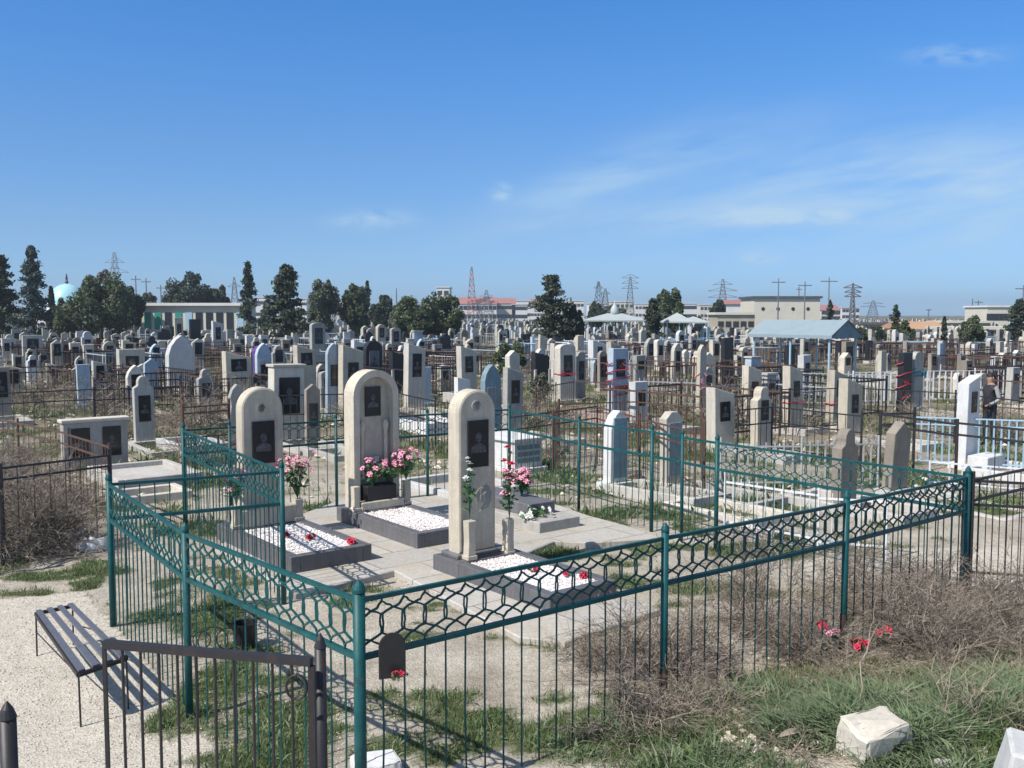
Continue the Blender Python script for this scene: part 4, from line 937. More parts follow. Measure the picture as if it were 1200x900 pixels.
grass('weeds', 'weed', 200000, -8, 6, 5.2, 16, .02, .09, .008, wide=True, lean=1.2)
grass('dry_grass', 'drygrass', 220000, -8, 6, 5.2, 16, .02, .08, .0022, thr=.1, lean=1.8, bias=.05)
grass('weeds', 'weed', 280000, .3, 6, 5.0, 8.6, .05, .22, .007, wide=True, lean=1.4, thr=.3, mask=lambda x, y: np.exp(-(((x-3.2)/2.6)**2+((y-6.5)/1.25)**2))*np.clip(3.2*fbm(x, y, 2.4, 3)-.85, .0, 1.1))
grass('grass', 'grass', 80000, .0, 6, 5.0, 8.2, .06, .20, .004, thr=.3, lean=1.6, mask=lambda x, y: np.exp(-(((x-3.0)/2.5)**2+((y-6.2)/.9)**2))*np.clip(3.4*fbm(x+7, y, 2.0, 3)-1.0, .0, 1.1))
grass('dry_grass', 'drygrass', 30000, .8, 6, 5.0, 9, .06, .24, .002, thr=.2, lean=2.2, mask=lambda x, y: np.exp(-(((x-3.3)/2.4)**2+((y-6.9)/1.3)**2)))
grass('grass', 'grass', 150000, -22, 26, 14, 46, .06, .24, .012, thr=.3)
grass('dry_grass', 'drygrass', 90000, -24, 26, 13, 46, .06, .30, .008, thr=.1, lean=1.4, bias=.06)
grass('weeds', 'weed', 60000, -22, 22, 14, 36, .06, .28, .02, wide=True, lean=1.2)
# ================================================================== dry shrubs (tangled bare twigs)
def twig_segments(rng, n_st, H, R, gen=3, arch=.6, per=5):
    P0, P1, R0, R1 = [], [], [], []
    def grow(p, d, L, r, g):
        k = 5; 
        for i in range(k):
            q = p+d*(L/k)*rng.uniform(.8, 1.2); r2 = r*(1-.13*(i+1)/1.0*.9)
            P0.append(p); P1.append(q); R0.append(r*(1-i*.14)); R1.append(r*(1-(i+1)*.14))
            if g > 0 and i > 0:
                for _ in range(per if g > 1 else per-1):
                    if rng.random() < .6:
                        e = (d+np.array([rng.gauss(0, .75), rng.gauss(0, .75), rng.gauss(.05, .5)])); e /= np.linalg.norm(e)+1e-6
                        grow(q, e, L*rng.uniform(.32, .6), r*.5, g-1)
            p = q; d = d+np.array([rng.gauss(0, .16), rng.gauss(0, .16), rng.gauss(-.05*arch, .12)-arch*.08]); d /= np.linalg.norm(d)
            if p[2] < .02 and d[2] < 0: d[2] = abs(d[2])*.4
    for _ in range(n_st):
        a = rng.uniform(0, 6.283); el = rng.uniform(.25, 1.35); st = rng.random()**.5*R*.75; b = rng.uniform(0, 6.283)
        grow(np.array([math.cos(b)*st, math.sin(b)*st, -.03]), np.array([math.cos(a)*math.cos(el), math.sin(a)*math.cos(el), math.sin(el)]), H*rng.uniform(.5, 1.0), .0042, gen)
    return np.array(P0), np.array(P1), np.array(R0), np.array(R1)
def shrub_mesh(seed, n_st, H, R, mat='twig', gen=2, arch=.6, thick=1., per=4):
    rng = random.Random(seed); a, b, r0, r1 = twig_segments(rng, n_st, H, R, gen, arch, per)
    m = MB(); m.rods(a, b, r0*thick, np.maximum(r1*thick, .0006), n=3, cap=False); return m.mesh('dry_shrub', mat)
SH = [shrub_mesh(1, 52, .75, .42, 'twig', 2, .6, 1.9), shrub_mesh(2, 46, .6, .4, 'twig', 2, .9, 1.9), shrub_mesh(3, 44, .85, .26, 'twig', 2, .3, 1.8), shrub_mesh(4, 30, .8, .4, 'twigpale', 1, .7, 1.5)]
SHL = [ # px, py(base), mesh, scale(x,y,z), label
 (735,790,1,(1.0,1.0,.8),'grey-brown tangled dry shrub around the post with the rusty base'),
 (790,800,0,(.95,.9,.75),'dense dry shrub right of the rusty-based post'),
 (760,850,1,(.9,.8,.65),'low dry shrub spilling into the grass in front of the fence'),
 (885,745,2,(.9,.8,1.15),'tall bristly dry shrub leaning against the honeycomb panel'),
 (940,770,0,(.8,.8,.6),'dry shrub just left of the discarded red flowers'),
 (1060,755,0,(1.1,.9,.95),'large brown dry shrub behind the discarded red flowers'),
 (1110,780,2,(1.0,1.0,.8),'large dark-hearted dry shrub above the cracked stone block'),
 (1170,750,0,(1.1,1.0,.9),'reddish dry shrub below the right fence corner'),
 (1010,700,2,(.8,.7,.75),'thin dry shrub growing through the fence bars near the second post'),
 (1085,705,1,(.9,.8,.9),'dry shrub beneath the right end of the honeycomb fence'),
 (1190,800,3,(1.0,1.0,.8),'pale dead stalks at the right edge'),
 (1000,800,3,(.8,.8,.6),'pale dead stalks among the weeds near the red flowers'),
 (860,850,3,(.9,.8,.6),'pale dead stalks in the weeds left of the cracked block'),
 (1140,860,3,(.9,.8,.7),'pale dead stalks between the cracked block and the white corner block'),
 (930,890,3,(.8,.6,.4),'broken pale stalks along the bottom edge'),
 (30,652,0,(1.3,1.1,1.35),'big brown dry bush under the black leaning fence at left'),
 (-15,640,2,(1.3,1.2,1.5),'brown dry bush cut by the left edge'),
 (75,640,1,(1.0,1.0,1.1),'brown dry bush beside the plastic bags'),
 (20,610,0,(1.5,1.3,1.3),'dry bush behind the black leaning fence'),
 (70,590,1,(1.2,1.1,.8),'far dry bush between the two black fences at left'),
 (700,775,3,(.7,.7,.6),'pale dead stalks left of the rusty-based post'),
 (820,775,3,(.9,.9,.9),'pale dead stalks standing in the dense shrub right of the rusty-based post'),
 (1100,745,3,(1.1,.9,1.0),'pale dead stalks over the large brown shrub'),
 (960,720,3,(.8,.8,.9),'pale dead stalks between the bristly shrub and the second post'),
 (1150,720,3,(1,1,.9),'pale dead stalks by the right fence corner'),
 (20,560,2,(1.3,1.2,.9),'pale brown dry bush before the rusty fence at far left'),
]
for px, py, mi, sc, lab in SHL:
    p = GT(px, py); o = bpy.data.objects.new('dry_shrub', SH[mi]); COL.objects.link(o); o.location = p; o.rotation_euler.z = random.uniform(0, 6.28); o.scale = sc
    tag(o, lab, 'dry shrub', 'dry shrubs')
BSH = [shrub_mesh(11, 30, 1.0, .6, 'twig', 2, .5, 3, 3), shrub_mesh(12, 24, 1.0, .5, 'twigpale', 2, .5, 2.5, 3)]
rc = random.Random(4)
for k in range(9):
    px, py = rc.uniform(720, 1180), rc.uniform(745, 800); p = GT(px, py); a = rc.uniform(0, 6.28); L = rc.uniform(.5, 1.0); n = 10; pts = [Vector((0, 0, -.02))]; d = Vector((math.cos(a)*.6, math.sin(a)*.3, 1)).normalized()
    for i in range(n): pts.append(pts[-1]+d*L/n); d = (d+Vector((rc.gauss(0, .12)+math.cos(a)*.08, rc.gauss(0, .1), -.09))).normalized()
    m = MB(); m.rods(pts[:-1], pts[1:], [.008*(1-.08*i) for i in range(n)], [.008*(1-.08*(i+1)) for i in range(n)], n=5)
    for i in range(2, n): 
        e = pts[i]+Vector((rc.gauss(0, .1), rc.gauss(0, .1), rc.uniform(.02, .16))); m.rods([pts[i]], [e], .0035, .0015, n=3)
    tag(m.build('woody_stem', 'bark' if k % 2 else 'twigpale', None, p), 'thick woody stem rising out of the dry brush by the fence', 'woody stem', 'woody stems in the right brush')
# long single canes arching across the right brush
for k, (x0, y0, x1, y1, z1) in enumerate(((950, 650, 1190, 760, .5), (1140, 640, 1180, 760, .15), (1030, 700, 1000, 860, .1), (850, 590, 950, 700, .5), (870, 760, 1010, 690, .6))):
    p = GT(x1, y1); q = G(x0, y0, .55+.1*k); n = 14; pts = []
    for i in range(n+1):
        t = i/n; v = p.lerp(q, t); v.z += math.sin(t*3.14)*.12; v.x += random.gauss(0, .012); pts.append(v-p)
    m = MB(); m.rods(pts[:-1], pts[1:], [.007*(1-.6*i/n) for i in range(n)], [.007*(1-.6*(i+1)/n) for i in range(n)], n=5)
    for i in range(3, n, 2):
        e = pts[i]+Vector((random.gauss(0, .12), random.gauss(0, .12), random.uniform(.02, .2))); m.rods([pts[i]], [e], .003, .001, n=3)
    o = m.build('dead_cane', 'twigpale', None, p); tag(o, ['longest pale cane arching over the right brush', 'upright pale cane at the right edge of the brush', 'thin pale cane hanging down near the red flowers', 'pale cane poking up through the honeycomb panel', 'bent cane crossing the bristly shrub'][k], 'dead cane', 'dead canes')
for k, (px, py, L, lab) in enumerate(((893, 832, .16, 'pale curled dead leaf lying highest left of the cracked block'), (913, 852, .12, 'pale dead leaf in the middle of the weeds left of the cracked block'), (925, 878, .2, 'long pale strip of bark near the bottom edge'), (962, 846, .1, 'brown curled leaf just left of the cracked block'), (846, 826, .12, 'bent orange-brown dead leaf among the dry twigs'))):
    p = GT(px, py); p.z += .09; m = MB(); n = 7; V = []
    for i in range(n):
        t = i/(n-1); w_ = .022*math.sin(.25+t*2.7)
        for sgn in (-1, 0, 1): V.append((L*(t-.5), sgn*w_, .03*math.sin(t*3)+.012*abs(sgn)+.004))
    m.add(V, [[[i*3+j, i*3+3+j, i*3+4+j, i*3+1+j] for i in range(n-1) for j in (0, 1)]]); m.add([(a, b, c-.003) for a, b, c in V], [[[i*3+1+j, i*3+4+j, i*3+3+j, i*3+j] for i in range(n-1) for j in (0, 1)]])
    o = m.build('dead_leaf', 'twigpale' if k < 3 else 'wood', None, p, -1.0+k*.7); o.rotation_euler.x = .5; tag(o, lab, 'dead leaf')
# ================================================================== trees
def cards(m, C, size, rng, mi=0, flat=.5):
    n = len(C); A = rng.normal(size=(n, 3)); A /= np.linalg.norm(A, axis=1, keepdims=True); B = rng.normal(size=(n, 3)); B -= (A*B).sum(1, keepdims=True)*A; B /= np.linalg.norm(B, axis=1, keepdims=True)
    s = size*rng.uniform(.5, 1.3, (n, 1)); m.blade_cards(C, A*s, B*s*flat, mi)
def conifer(px, yt, Y, wpx, label, mat='conifer', seed=0, shape='cone', name='conifer_tree', n=8500, bare=.0, group='trees beyond the headstones'):
    rng = np.random.default_rng(seed+px); k = Y/F
    p = AtY(px, 400, Y); H = AtY(px, yt, Y).z-T(p.x, Y); R = wpx*k/2
    r = empty(name, (p.x, Y, T(p.x, Y))); tag(r, label, 'tree', group)
    MB().rods([(0, 0, 0)], [(0, 0, H*.95)], .02*H, .004*H, n=7).build('trunk', 'bark', r)
    m = MB(); nb = int(120); C = []
    ph = rng.random(6)*6.28
    for i in range(nb):
        t = rng.random()**.85*.93+.05                       # height fraction
        if shape == 'cone': rr = R*(1-t)**.8*1.05+.03*R
        elif shape == 'column': rr = R*min(1, (1-t)*4)*(.85+.15*math.sin(t*9))
        else: rr = R*(.35+.65*math.sin(min(1, t*1.15)*math.pi)**.7)*(1-.3*t)
        a = rng.random()*6.283; L = rr*rng.uniform(.7, 1.12)*(1+.16*math.sin(3*a+ph[0]+t*5))
        c = int(n/nb); s = rng.random(c)**.7
        x = math.cos(a)*L*s; y = math.sin(a)*L*s; z = t*H+(s*L*(.12 if t > .5 else -.12))+rng.normal(0, .012*H, c)
        w = .10*R+.12*L*(1-s*.5)
        C.append(np.stack([x+rng.normal(0, 1, c)*w*.6, y+rng.normal(0, 1, c)*w*.6, np.maximum(z, .04*H)], 1))
    C = np.concatenate(C); cards(m, C, max(.06*R, .0012*Y), rng, 0, .45)
    m.build('crown', mat, r); return r
def roundtree(px, yt, Y, wpx, label, mat='pine', seed=0, low=.25, nc=46, n=12000, name='pine_tree', group='trees beyond the headstones', dens=.8):
    rng = np.random.default_rng(seed+px); k = Y/F
    p = AtY(px, 400, Y); H = AtY(px, yt, Y).z-T(p.x, Y); R = wpx*k/2
    r = empty(name, (p.x, Y, T(p.x, Y))); tag(r, label, 'tree', group)
    zc = H*(low+1)/2; rz = H*(1-low)/2; cc = []
    for i in range(nc):
        v = rng.normal(size=3); v /= np.linalg.norm(v); v *= rng.uniform(.3, 1.0)**.8; cc.append((v[0]*R, v[1]*R, zc+v[2]*rz*.9))
    cc = np.array(cc); tr = MB(); tr.rods([(0, 0, 0)], [(0, 0, zc*.8)], .022*H, .012*H, n=7)
    tr.rods([(0, 0, zc*.45)]*nc, cc, .008*H, .002*H, n=4); tr.build('trunk', 'bark', r)
    C = []
    for c in cc:
        q = rng.normal(size=(n//nc, 3)); q /= np.linalg.norm(q, axis=1, keepdims=True); q *= rng.random((n//nc, 1))**.4
        rad = np.array([R, R, rz])*rng.uniform(.16, .36)*dens/.8; C.append(c+q*rad)
    C = np.concatenate(C); C[:, 2] = np.maximum(C[:, 2], .1); m = MB(); cards(m, C, max(.05*R, .0012*Y), rng, 0, .5); m.build('crown', mat, r); return r
conifer(2, 299, 95, 60, 'dark conifer cut by the left edge of the view', 'conifer', 1)
conifer(40, 289, 105, 50, 'tall blue-green fir beside the pale dome', 'bluefir', 2, 'cone')
conifer(62, 336, 110, 13, 'short dark fir partly in front of the pale dome', 'conifer', 3)
roundtree(76, 350, 104, 30, 'low dark trees in front of the foot of the pale dome', 'pine', 50, .0)
roundtree(120, 322, 100, 66, 'broad green pine just right of the pale dome', 'pine', 4, .1)
roundtree(118, 311, 112, 44, 'bare greyish tree rising behind the broad green pine', 'bareleaf', 5, .3, 16, 2200, 'bare_tree')
roundtree(156, 337, 118, 26, 'small dark tree at the left end of the long white arcade', 'conifer', 6)
roundtree(176, 344, 150, 22, 'yellowish small tree above the long white arcade', 'olive', 7)
roundtree(221, 318, 150, 50, 'dark rounded pine standing over the long white arcade', 'conifer', 8, .2)
roundtree(255, 335, 152, 26, 'small dark tree right of the rounded pine', 'conifer', 9, .2)
conifer(292, 307, 100, 34, 'narrow gappy conifer left of the dark spruce', 'conifer', 10, 'cone', n=4200)
conifer(337, 311, 88, 66, 'dark brownish spruce, broad at its base', 'conifer', 11, 'cone')
roundtree(380, 323, 110, 36, 'grey-green airy tree right of the dark spruce', 'olive', 12, .12, dens=.75)
roundtree(415, 334, 112, 34, 'green bushy tree beside the grey-green airy one', 'pine', 13, .08)
conifer(431, 328, 150, 9, 'thin spire-like cypress behind the bushy trees', 'conifer', 14, 'column', n=1200)
roundtree(447, 345, 130, 26, 'small dark tree left of the lone dark pole', 'conifer', 15, .1)
roundtree(487, 345, 96, 46, 'left half of the wide green bush in the centre', 'pine', 16, .0)
roundtree(516, 342, 99, 52, 'right half of the wide green bush in the centre', 'pine', 17, .0)
roundtree(469, 356, 102, 26, 'brown-green low bush left of the wide green bush', 'olive', 18, .0)
conifer(646, 322, 78, 56, 'large dark fir standing alone in the centre', 'conifer', 19, 'egg', n=6500)
roundtree(671, 355, 80, 26, 'smaller dark bush joined to the right of the lone fir', 'conifer', 20, .0)
roundtree(700, 351, 160, 22, 'small dark tree behind the grey canopy, left one', 'conifer', 21, .1)
roundtree(720, 353, 170, 22, 'small dark tree behind the grey canopy, right one', 'olive', 22, .1)
conifer(765, 349, 84, 26, 'dark cone-shaped tree between the two grey canopies', 'conifer', 23, 'egg')
roundtree(785, 337, 100, 34, 'round green tree above the small pyramid canopy', 'pine', 24, .1)
roundtree(841, 349, 150, 16, 'small dark tree left of the cream warehouse', 'conifer', 25, .1)
conifer(972, 352, 130, 9, 'thin dark cypress by the cream warehouse', 'conifer', 26, 'column', n=1400)
conifer(1049, 357, 90, 12, 'thin dark cypress above the right pavilion end', 'conifer', 27, 'column', n=1800)
roundtree(1060, 376, 88, 20, 'low green bush beside the thin cypress', 'pine', 28, .0)
conifer(1106, 371, 70, 13, 'small dark pointed cypress in front of the orange roof', 'conifer', 29, 'cone', n=1800)
roundtree(1140, 370, 78, 30, 'green bush left of the grey industrial building', 'pine', 30, .0)
conifer(1193, 350, 95, 30, 'dark tree at the right edge of the view', 'conifer', 31, 'egg')
roundtree(1009, 384, 80, 12, 'tiny green bush right of the blue pavilion', 'pine', 32, .0)
roundtree(1031, 382, 80, 12, 'tiny dark bush left of the thin cypress', 'conifer', 33, .0)
roundtree(600, 393, 42, 38, 'olive green shrub growing among the headstones in the centre', 'pine', 34, .1, 18, 5000, 'shrub')
roundtree(632, 428, 30, 26, 'small olive shrub right of the carved ogive headstone', 'olive', 35, .0, 12, 2500, 'shrub')
roundtree(820, 372, 140, 10, 'tiny dark tree right of the pyramid canopy', 'conifer', 36, .0)
roundtree(312, 352, 140, 14, 'small pale green tree between the narrow conifer and the dark spruce', 'olive', 37, .0)
# mid-distance dry bushes
DB = [(70,440),(130,452),(40,452),(300,420),(118,470),(205,478),(245,470),(470,450),(520,440),(575,440),(622,470),(700,430),(560,405),(770,456),(930,470),(1010,500),(885,412),(730,403),(990,420),(160,400),(90,410),(250,404),(330,402),(610,412),(425,470),(640,500),(850,470),(1075,470),(950,412),(785,412),(150,445),(185,412),(215,425),(60,425),(275,440),(100,415),(290,470),(230,505),(75,408),(400,430),(340,436)]
for i, (px, py) in enumerate(DB):
    py2 = 368+(py-368)*1.25+4; p = GT(px, py2); o = bpy.data.objects.new('dry_bush', BSH[i % 2]); COL.objects.link(o); o.location = p; o.rotation_euler.z = i*1.3; s = random.uniform(.7, 1.25); o.scale = (s*1.3, s*1.3, s)
    tag(o, 'brown leafless bush growing among the headstones', 'dry bush', 'leafless bushes among the headstones')
# ================================================================== buildings
def building(px0, px1, yt, Y, depth, wall, roof, label, name='building', rooft='flat', win=None, rz=0, roofh=.4, over=.3, winmat='darkglass', base=0):
    a, b = AtY(px0, 400, Y), AtY(px1, 400, Y); H = AtY((px0+px1)/2, yt, Y).z; W = b.x-a.x; z0 = T((a.x+b.x)/2, Y)-.5
    r = empty(name, ((a.x+b.x)/2, Y, 0), rz); tag(r, label, 'building', None)
    hr = roofh if rooft != 'flat' else .35
    MB().box(-W/2, W/2, 0, depth, z0, H-hr).build('wall', wall, r)
    m = MB()
    if rooft == 'flat': m.box(-W/2-over, W/2+over, -over, depth+over, H-hr+.002, H)
    else:
        m.add([(-W/2-over, -over, H-hr+.002), (W/2+over, -over, H-hr+.002), (W/2+over, depth+over, H-hr+.002), (-W/2-over, depth+over, H-hr+.002), (-W/2-over, depth/2, H), (W/2+over, depth/2, H)], [[[0, 1, 5, 4], [2, 3, 4, 5]], [[1, 2, 5], [3, 0, 4]], [[3, 2, 1, 0]]])
    m.build('roof', roof, r)
    if win:
        nx, nz, ww, wh = win; first = None
        for j in range(nz):
            for i in range(nx):
                x = -W/2+W*(i+.5)/nx; z = (H-hr)*(j+.55)/nz
                if first is None:
                    first = MB().box(-ww/2, ww/2, -.06, .05, -wh/2, wh/2).build('window', winmat, r); first.location = (x, 0, z)
                else:
                    c = first.copy(); COL.objects.link(c); c.location = (x, 0, z)
    return r
b = building(883, 960, 347, 150, 9, 'plaster', 'darkroof', 'cream warehouse with a dark flat roof edge and small round vents', win=None, name='warehouse')
W = 77*150/F
for i in range(4):
    x = -W/2+W*(i+.6)/4.4; v = MB().lathe([(.28, -.05), (.28, .05)], 12).build('round_vent', 'darkglass', b)
    v.location = (x, 0, 3.9); v.rotation_euler.x = math.pi/2
building(850, 884, 351, 190, 8, 'plasterwhite', 'roofred', 'low white building with purplish red roof left of the cream warehouse', rooft='gable', roofh=.9, win=(8, 1, .8, 1.0))
ar = building(132, 288, 355, 120, 5, 'plaster', 'plasterwhite', 'long low white arcade with dark and green openings', name='arcade', win=None, over=.5)
W = 156*120/F
for i in range(13):
    x = -W/2+W*(i+.5)/13; mt = 'greendoor' if i in (3, 4, 6) else ('bluepaint' if i in (7, 12) else 'darkglass')
    o = MB().box(-.42, .42, -.08, .05, -1.2, .9).build('opening', mt, ar); o.location = (x, 0, 2.4)
building(512, 527, 336, 380, 14, 'plasterwhite', 'plasterwhite', 'tall white block rising above the wide green bush', win=(2, 3, 1.8, 1.6), name='apartment_block')
building(538, 582, 348, 420, 12, 'plasterwhite', 'roofred', 'long white building with red roof at the foot of the lattice tower', rooft='gable', roofh=3, win=(9, 2, 1.6, 1.8))
town = [(582,604,349,'roofred'),(604,622,352,'plaster'),(622,640,350,'roofred'),(640,662,354,'plaster'),(664,684,352,'plasterwhite'),(690,712,355,'plaster'),(716,742,353,'plasterwhite'),(744,764,356,'plaster'),(798,816,355,'plasterwhite'),(820,842,357,'plaster'),(600,618,356,'plasterwhite'),(468,484,353,'plaster'),(395,412,352,'plaster'),(300,316,348,'plasterwhite'),(346,360,350,'plaster'),(962,984,357,'roofred'),(986,1006,360,'plaster')]
for i, (a, b_, yt, rf) in enumerate(town):
    building(a, b_, yt, 430+37*(i*7 % 5), 14, 'plasterwhite' if i % 3 else 'plaster', rf, ['white', 'cream'][i % 3 == 0]+' town block on the horizon '+['just right of the long red-roofed building', 'second right of the lattice tower', 'third right of the lattice tower, red roofed', 'left of the lone dark fir', 'behind the lone dark fir', 'behind the left end of the grey canopy', 'behind the dome of the grey canopy', 'between grey canopy and cone-shaped tree', 'right of the round green tree', 'left of the purplish roof', 'low in front of the red-roofed blocks', 'left of the wide green bush', 'behind the airy grey-green tree', 'between narrow conifer and dark spruce', 'behind the dark spruce', 'right of the cream warehouse with red roof', 'further right of the cream warehouse'][i],
        win=(5, 2, 1.6, 1.6), name='apartment_block', rooft='gable' if rf == 'roofred' else 'flat', roofh=2.5)
building(1156, 1194, 358, 200, 10, 'plaster', 'plasterwhite', 'grey industrial building with pale roof band at right', win=(7, 1, 1.2, 1.4), name='factory')
building(1064, 1112, 377, 130, 10, 'wallstone', 'rooforange', 'low stone shed with orange roof at right', rooft='gable', roofh=1.0)
building(1010, 1062, 378, 140, 8, 'wallstone', 'darkroof', 'low stone building left of the orange-roofed shed', win=(6, 1, .7, .7))
building(1112, 1210, 383, 120, 6, 'wallstone', 'plaster', 'long low stone building below the industrial one', win=(9, 1, .6, .7))
building(1112, 1160, 376, 160, 8, 'wallstone', 'plaster', 'stone outbuilding behind the long low one', win=None)
building(840, 884, 366, 140, 6, 'wallstone', 'plaster', 'low yellowish stone building before the cream warehouse', win=(5, 1, .8, .8))
# pale blue dome with finial
p = AtY(79, 356, 240); r = empty('mosque', (p.x, 240, 0)); tag(r, 'pale blue domed roof of a mosque rising behind the trees at left', 'mosque')
k = 240/F; R = 22*k; zb = AtY(75, 359, 240).z
MB().box(-R*1.15, R*1.15, -R*1.1, R*1.1, -.5, zb-1).build('wall', 'plasterwhite', r)
MB().lathe([(R*1.02, zb-1.0), (R*1.02, zb)], 36).build('drum', 'plasterwhite', r)
pr = [(R*math.cos(a), zb+.001+R*1.2*math.sin(a)) for a in np.linspace(0, 1.54, 18)]; MB().lathe(pr, 40).build('dome', 'domeblue', r, smooth=True)
MB().lathe([(.25, zb+R*1.18), (.45, zb+R*1.18+.5), (.2, zb+R*1.18+1), (.3, zb+R*1.18+1.4), (.05, zb+R*1.18+2.6)], 10).build('finial', 'iron', r)
# pavilions
def pavilion(px, Y, w, d, zr, ze, rz, roof, post, label, kind='gable', dome=False, nposts=(3, 2)):
    p = AtY(px, 400, Y); r = empty('pavilion', (p.x, Y, T(p.x, Y)), rz); tag(r, label, 'pavilion')
    m = MB(); o_ = .0; x, y = w/2, d/2
    if kind == 'gable':
        V = [(-x, -y, ze), (x, -y, ze), (x, y, ze), (-x, y, ze), (-x, 0, zr), (x, 0, zr)]; m.add(V, [[[0, 1, 5, 4], [2, 3, 4, 5]]]); m.add([(a, b, c-.06) for a, b, c in V], [[[4, 5, 1, 0], [5, 4, 3, 2]]])
        g = MB().prism([(-y, ze-.1), (y, ze-.1), (0, zr-.08)], -.02, .02, 0, 0); 
        m.box(-x, x, -y-.01, -y+.03, ze-.14, ze-.001); m.box(-x, x, y-.03, y+.01, ze-.14, ze-.001)
        m.build('roof', roof, r)
        for s in (-1, 1):
            q = MB().prism([(-y+.03, ze-.14), (y-.03, ze-.14), (y-.03, ze-.02), (0, zr-.08), (-y+.03, ze-.02)], -.02, .02, 0, 0).build('gable_end', 'slate', r); q.rotation_euler.z = math.pi/2; q.location.x = s*(x-.06)
    else:
        V = [(-x, -y, ze), (x, -y, ze), (x, y, ze), (-x, y, ze), (-x*.25 if kind == 'hip' else 0, 0, zr), (x*.25 if kind == 'hip' else .01, 0, zr)]
        m.add(V, [[[0, 1, 5, 4], [2, 3, 4, 5]], [[1, 2, 5], [3, 0, 4]]]); m.box(-x, x, -y, y, ze-.12, ze-.001); m.build('roof', roof, r)
    if dome: MB().lathe([(.36, zr-.15), (.38, zr+.15), (.34, zr+.45), (.2, zr+.7), (.05, zr+.9), (.02, zr+1.2)], 16).build('cupola', 'roofgrey', r, smooth=True)
    for i in range(nposts[0]):
        for j in range(nposts[1]):
            a = -x+.25+(w-.5)*i/(nposts[0]-1); b = -y+.2+(d-.4)*j/(nposts[1]-1)
            MB().rods([(a, b, -.2)], [(a, b, ze-.12)], .05, n=8).build('post', post, r)
    return r
pavilion(720, 88, 5.6, 4.2, 3.15, 2.55, 0, 'roofgrey', 'whitepaint', 'wide grey sheet-roofed pavilion with a small cupola', 'hip', True, (4, 2))
pavilion(793, 86, 2.6, 2.6, 3.25, 2.45, 0, 'roofgrey', 'whitepaint', 'small pavilion with grey pyramid roof', 'pyr', False, (2, 2))
pavilion(812, 88, 2.6, 2.6, 2.9, 2.4, 0, 'roofgrey', 'bluepaint', 'lower grey pyramid-roofed pavilion right of the pointed one', 'pyr', False, (2, 2))
pavilion(942, 46, 4.7, 2.5, 2.85, 2.15, ROT-math.pi/2, 'roofmetal', 'bluepaint', 'open pavilion with blue-grey gable roof of sheet metal', 'gable', False, (3, 2))
USED.append(tuple(AtY(942, 400, 46).xy))
# pylons and poles
def pylon(px, yt, Y, label, wb=4, arms=((.8, 3), (.9, 2.4)), red=False, th=.08, name='power_pylon'):
    p = AtY(px, 400, Y); H = AtY(px, yt, Y).z-T(p.x, Y); r = empty(name, (p.x, Y, T(p.x, Y)), random.uniform(-.4, .4)); tag(r, label, 'pylon', 'pylons and poles on the horizon')
    def w(t): return wb/2*(1-t)**.9*.9+.12*wb/2
    A, B, A2, B2 = [], [], [], []; n = 9; cs = ((-1, -1), (1, -1), (1, 1), (-1, 1))
    for i in range(n):
        t0, t1 = i/n, (i+1)/n; tgt = (A2, B2) if red and i % 2 else (A, B)
        for k in range(4):
            c, e = cs[k], cs[(k+1) % 4]
            tgt[0].extend([(c[0]*w(t0), c[1]*w(t0), t0*H), (c[0]*w(t0), c[1]*w(t0), t0*H), (c[0]*w(t1), c[1]*w(t1), t1*H)])
            tgt[1].extend([(c[0]*w(t1), c[1]*w(t1), t1*H), (e[0]*w(t1), e[1]*w(t1), t1*H), (e[0]*w(t1), e[1]*w(t1), t1*H)])
    m = MB(); m.rods(A, B, th, n=3)
    if red: m.rods(A2, B2, th, n=3, mi=1)
    m.build('lattice', ['pylon', 'pylonred'], r)
    for f, L in arms: MB().rods([(-L, 0, f*H), (0, 0, f*H+.08*H), (0, 0, f*H+.08*H)], [(L, 0, f*H), (-L, 0, f*H), (L, 0, f*H)], th, n=3).build('cross_arm', 'pylon', r)
pylon(137, 296, 330, 'lattice pylon behind the broad green pine at left', 5, ((.72, 5), (.86, 3.5)))
pylon(553, 313, 420, 'tall red and white banded lattice tower in the centre', 4.6, (), True, .14, 'lattice_tower')
pylon(570, 340, 420, 'short pylon right of the banded tower', 5, ((.8, 3),))
pylon(701, 330, 300, 'left pylon of the pair above the grey canopy', 3.4, ((.85, 1.6),))
pylon(709, 338, 300, 'right pylon of the pair above the grey canopy', 3.4, ((.85, 1.6),))
pylon(738, 324, 300, 'slim pylon above the grey canopy cupola', 3, ((.75, 2.6), (.86, 2.6), (.97, 2.6)))
pylon(846, 327, 300, 'broad many-armed pylon left of the cream warehouse', 3.5, ((.6, 4.5), (.74, 4.5), (.88, 3)))
pylon(1022, 352, 400, 'faint pylon between poles and cypress', 5, ((.7, 5), (.85, 4)))
pylon(998, 332, 230, 'double-pole pylon right of the cream warehouse', 1.4, ((.7, 1.9), (.8, 1.9), (.9, 2.2)), th=.14)
pylon(276, 325, 300, 'slim pylon left of the narrow conifer', 3, ((.8, 2),))
def pole(px, yt, Y, label, arm=1.0, lamp=False):
    p = AtY(px, 400, Y); H = AtY(px, yt, Y).z-T(p.x, Y); r = empty('utility_pole', (p.x, Y, T(p.x, Y))); tag(r, label, 'pole', 'pylons and poles on the horizon')
    MB().rods([(0, 0, -.2)], [(0, 0, H)], .0009*Y, .0005*Y, n=6).build('shaft', 'pylon', r)
    if arm: MB().rods([(-arm, 0, H*.93)], [(arm, 0, H*.93)], .0005*Y, n=4).build('cross_arm', 'pylon', r)
pole(161, 323, 200, 'left pole of two over the white arcade'); pole(173, 326, 200, 'right pole of two over the white arcade'); pole(190, 334, 220, 'short pole left of the rounded pine')
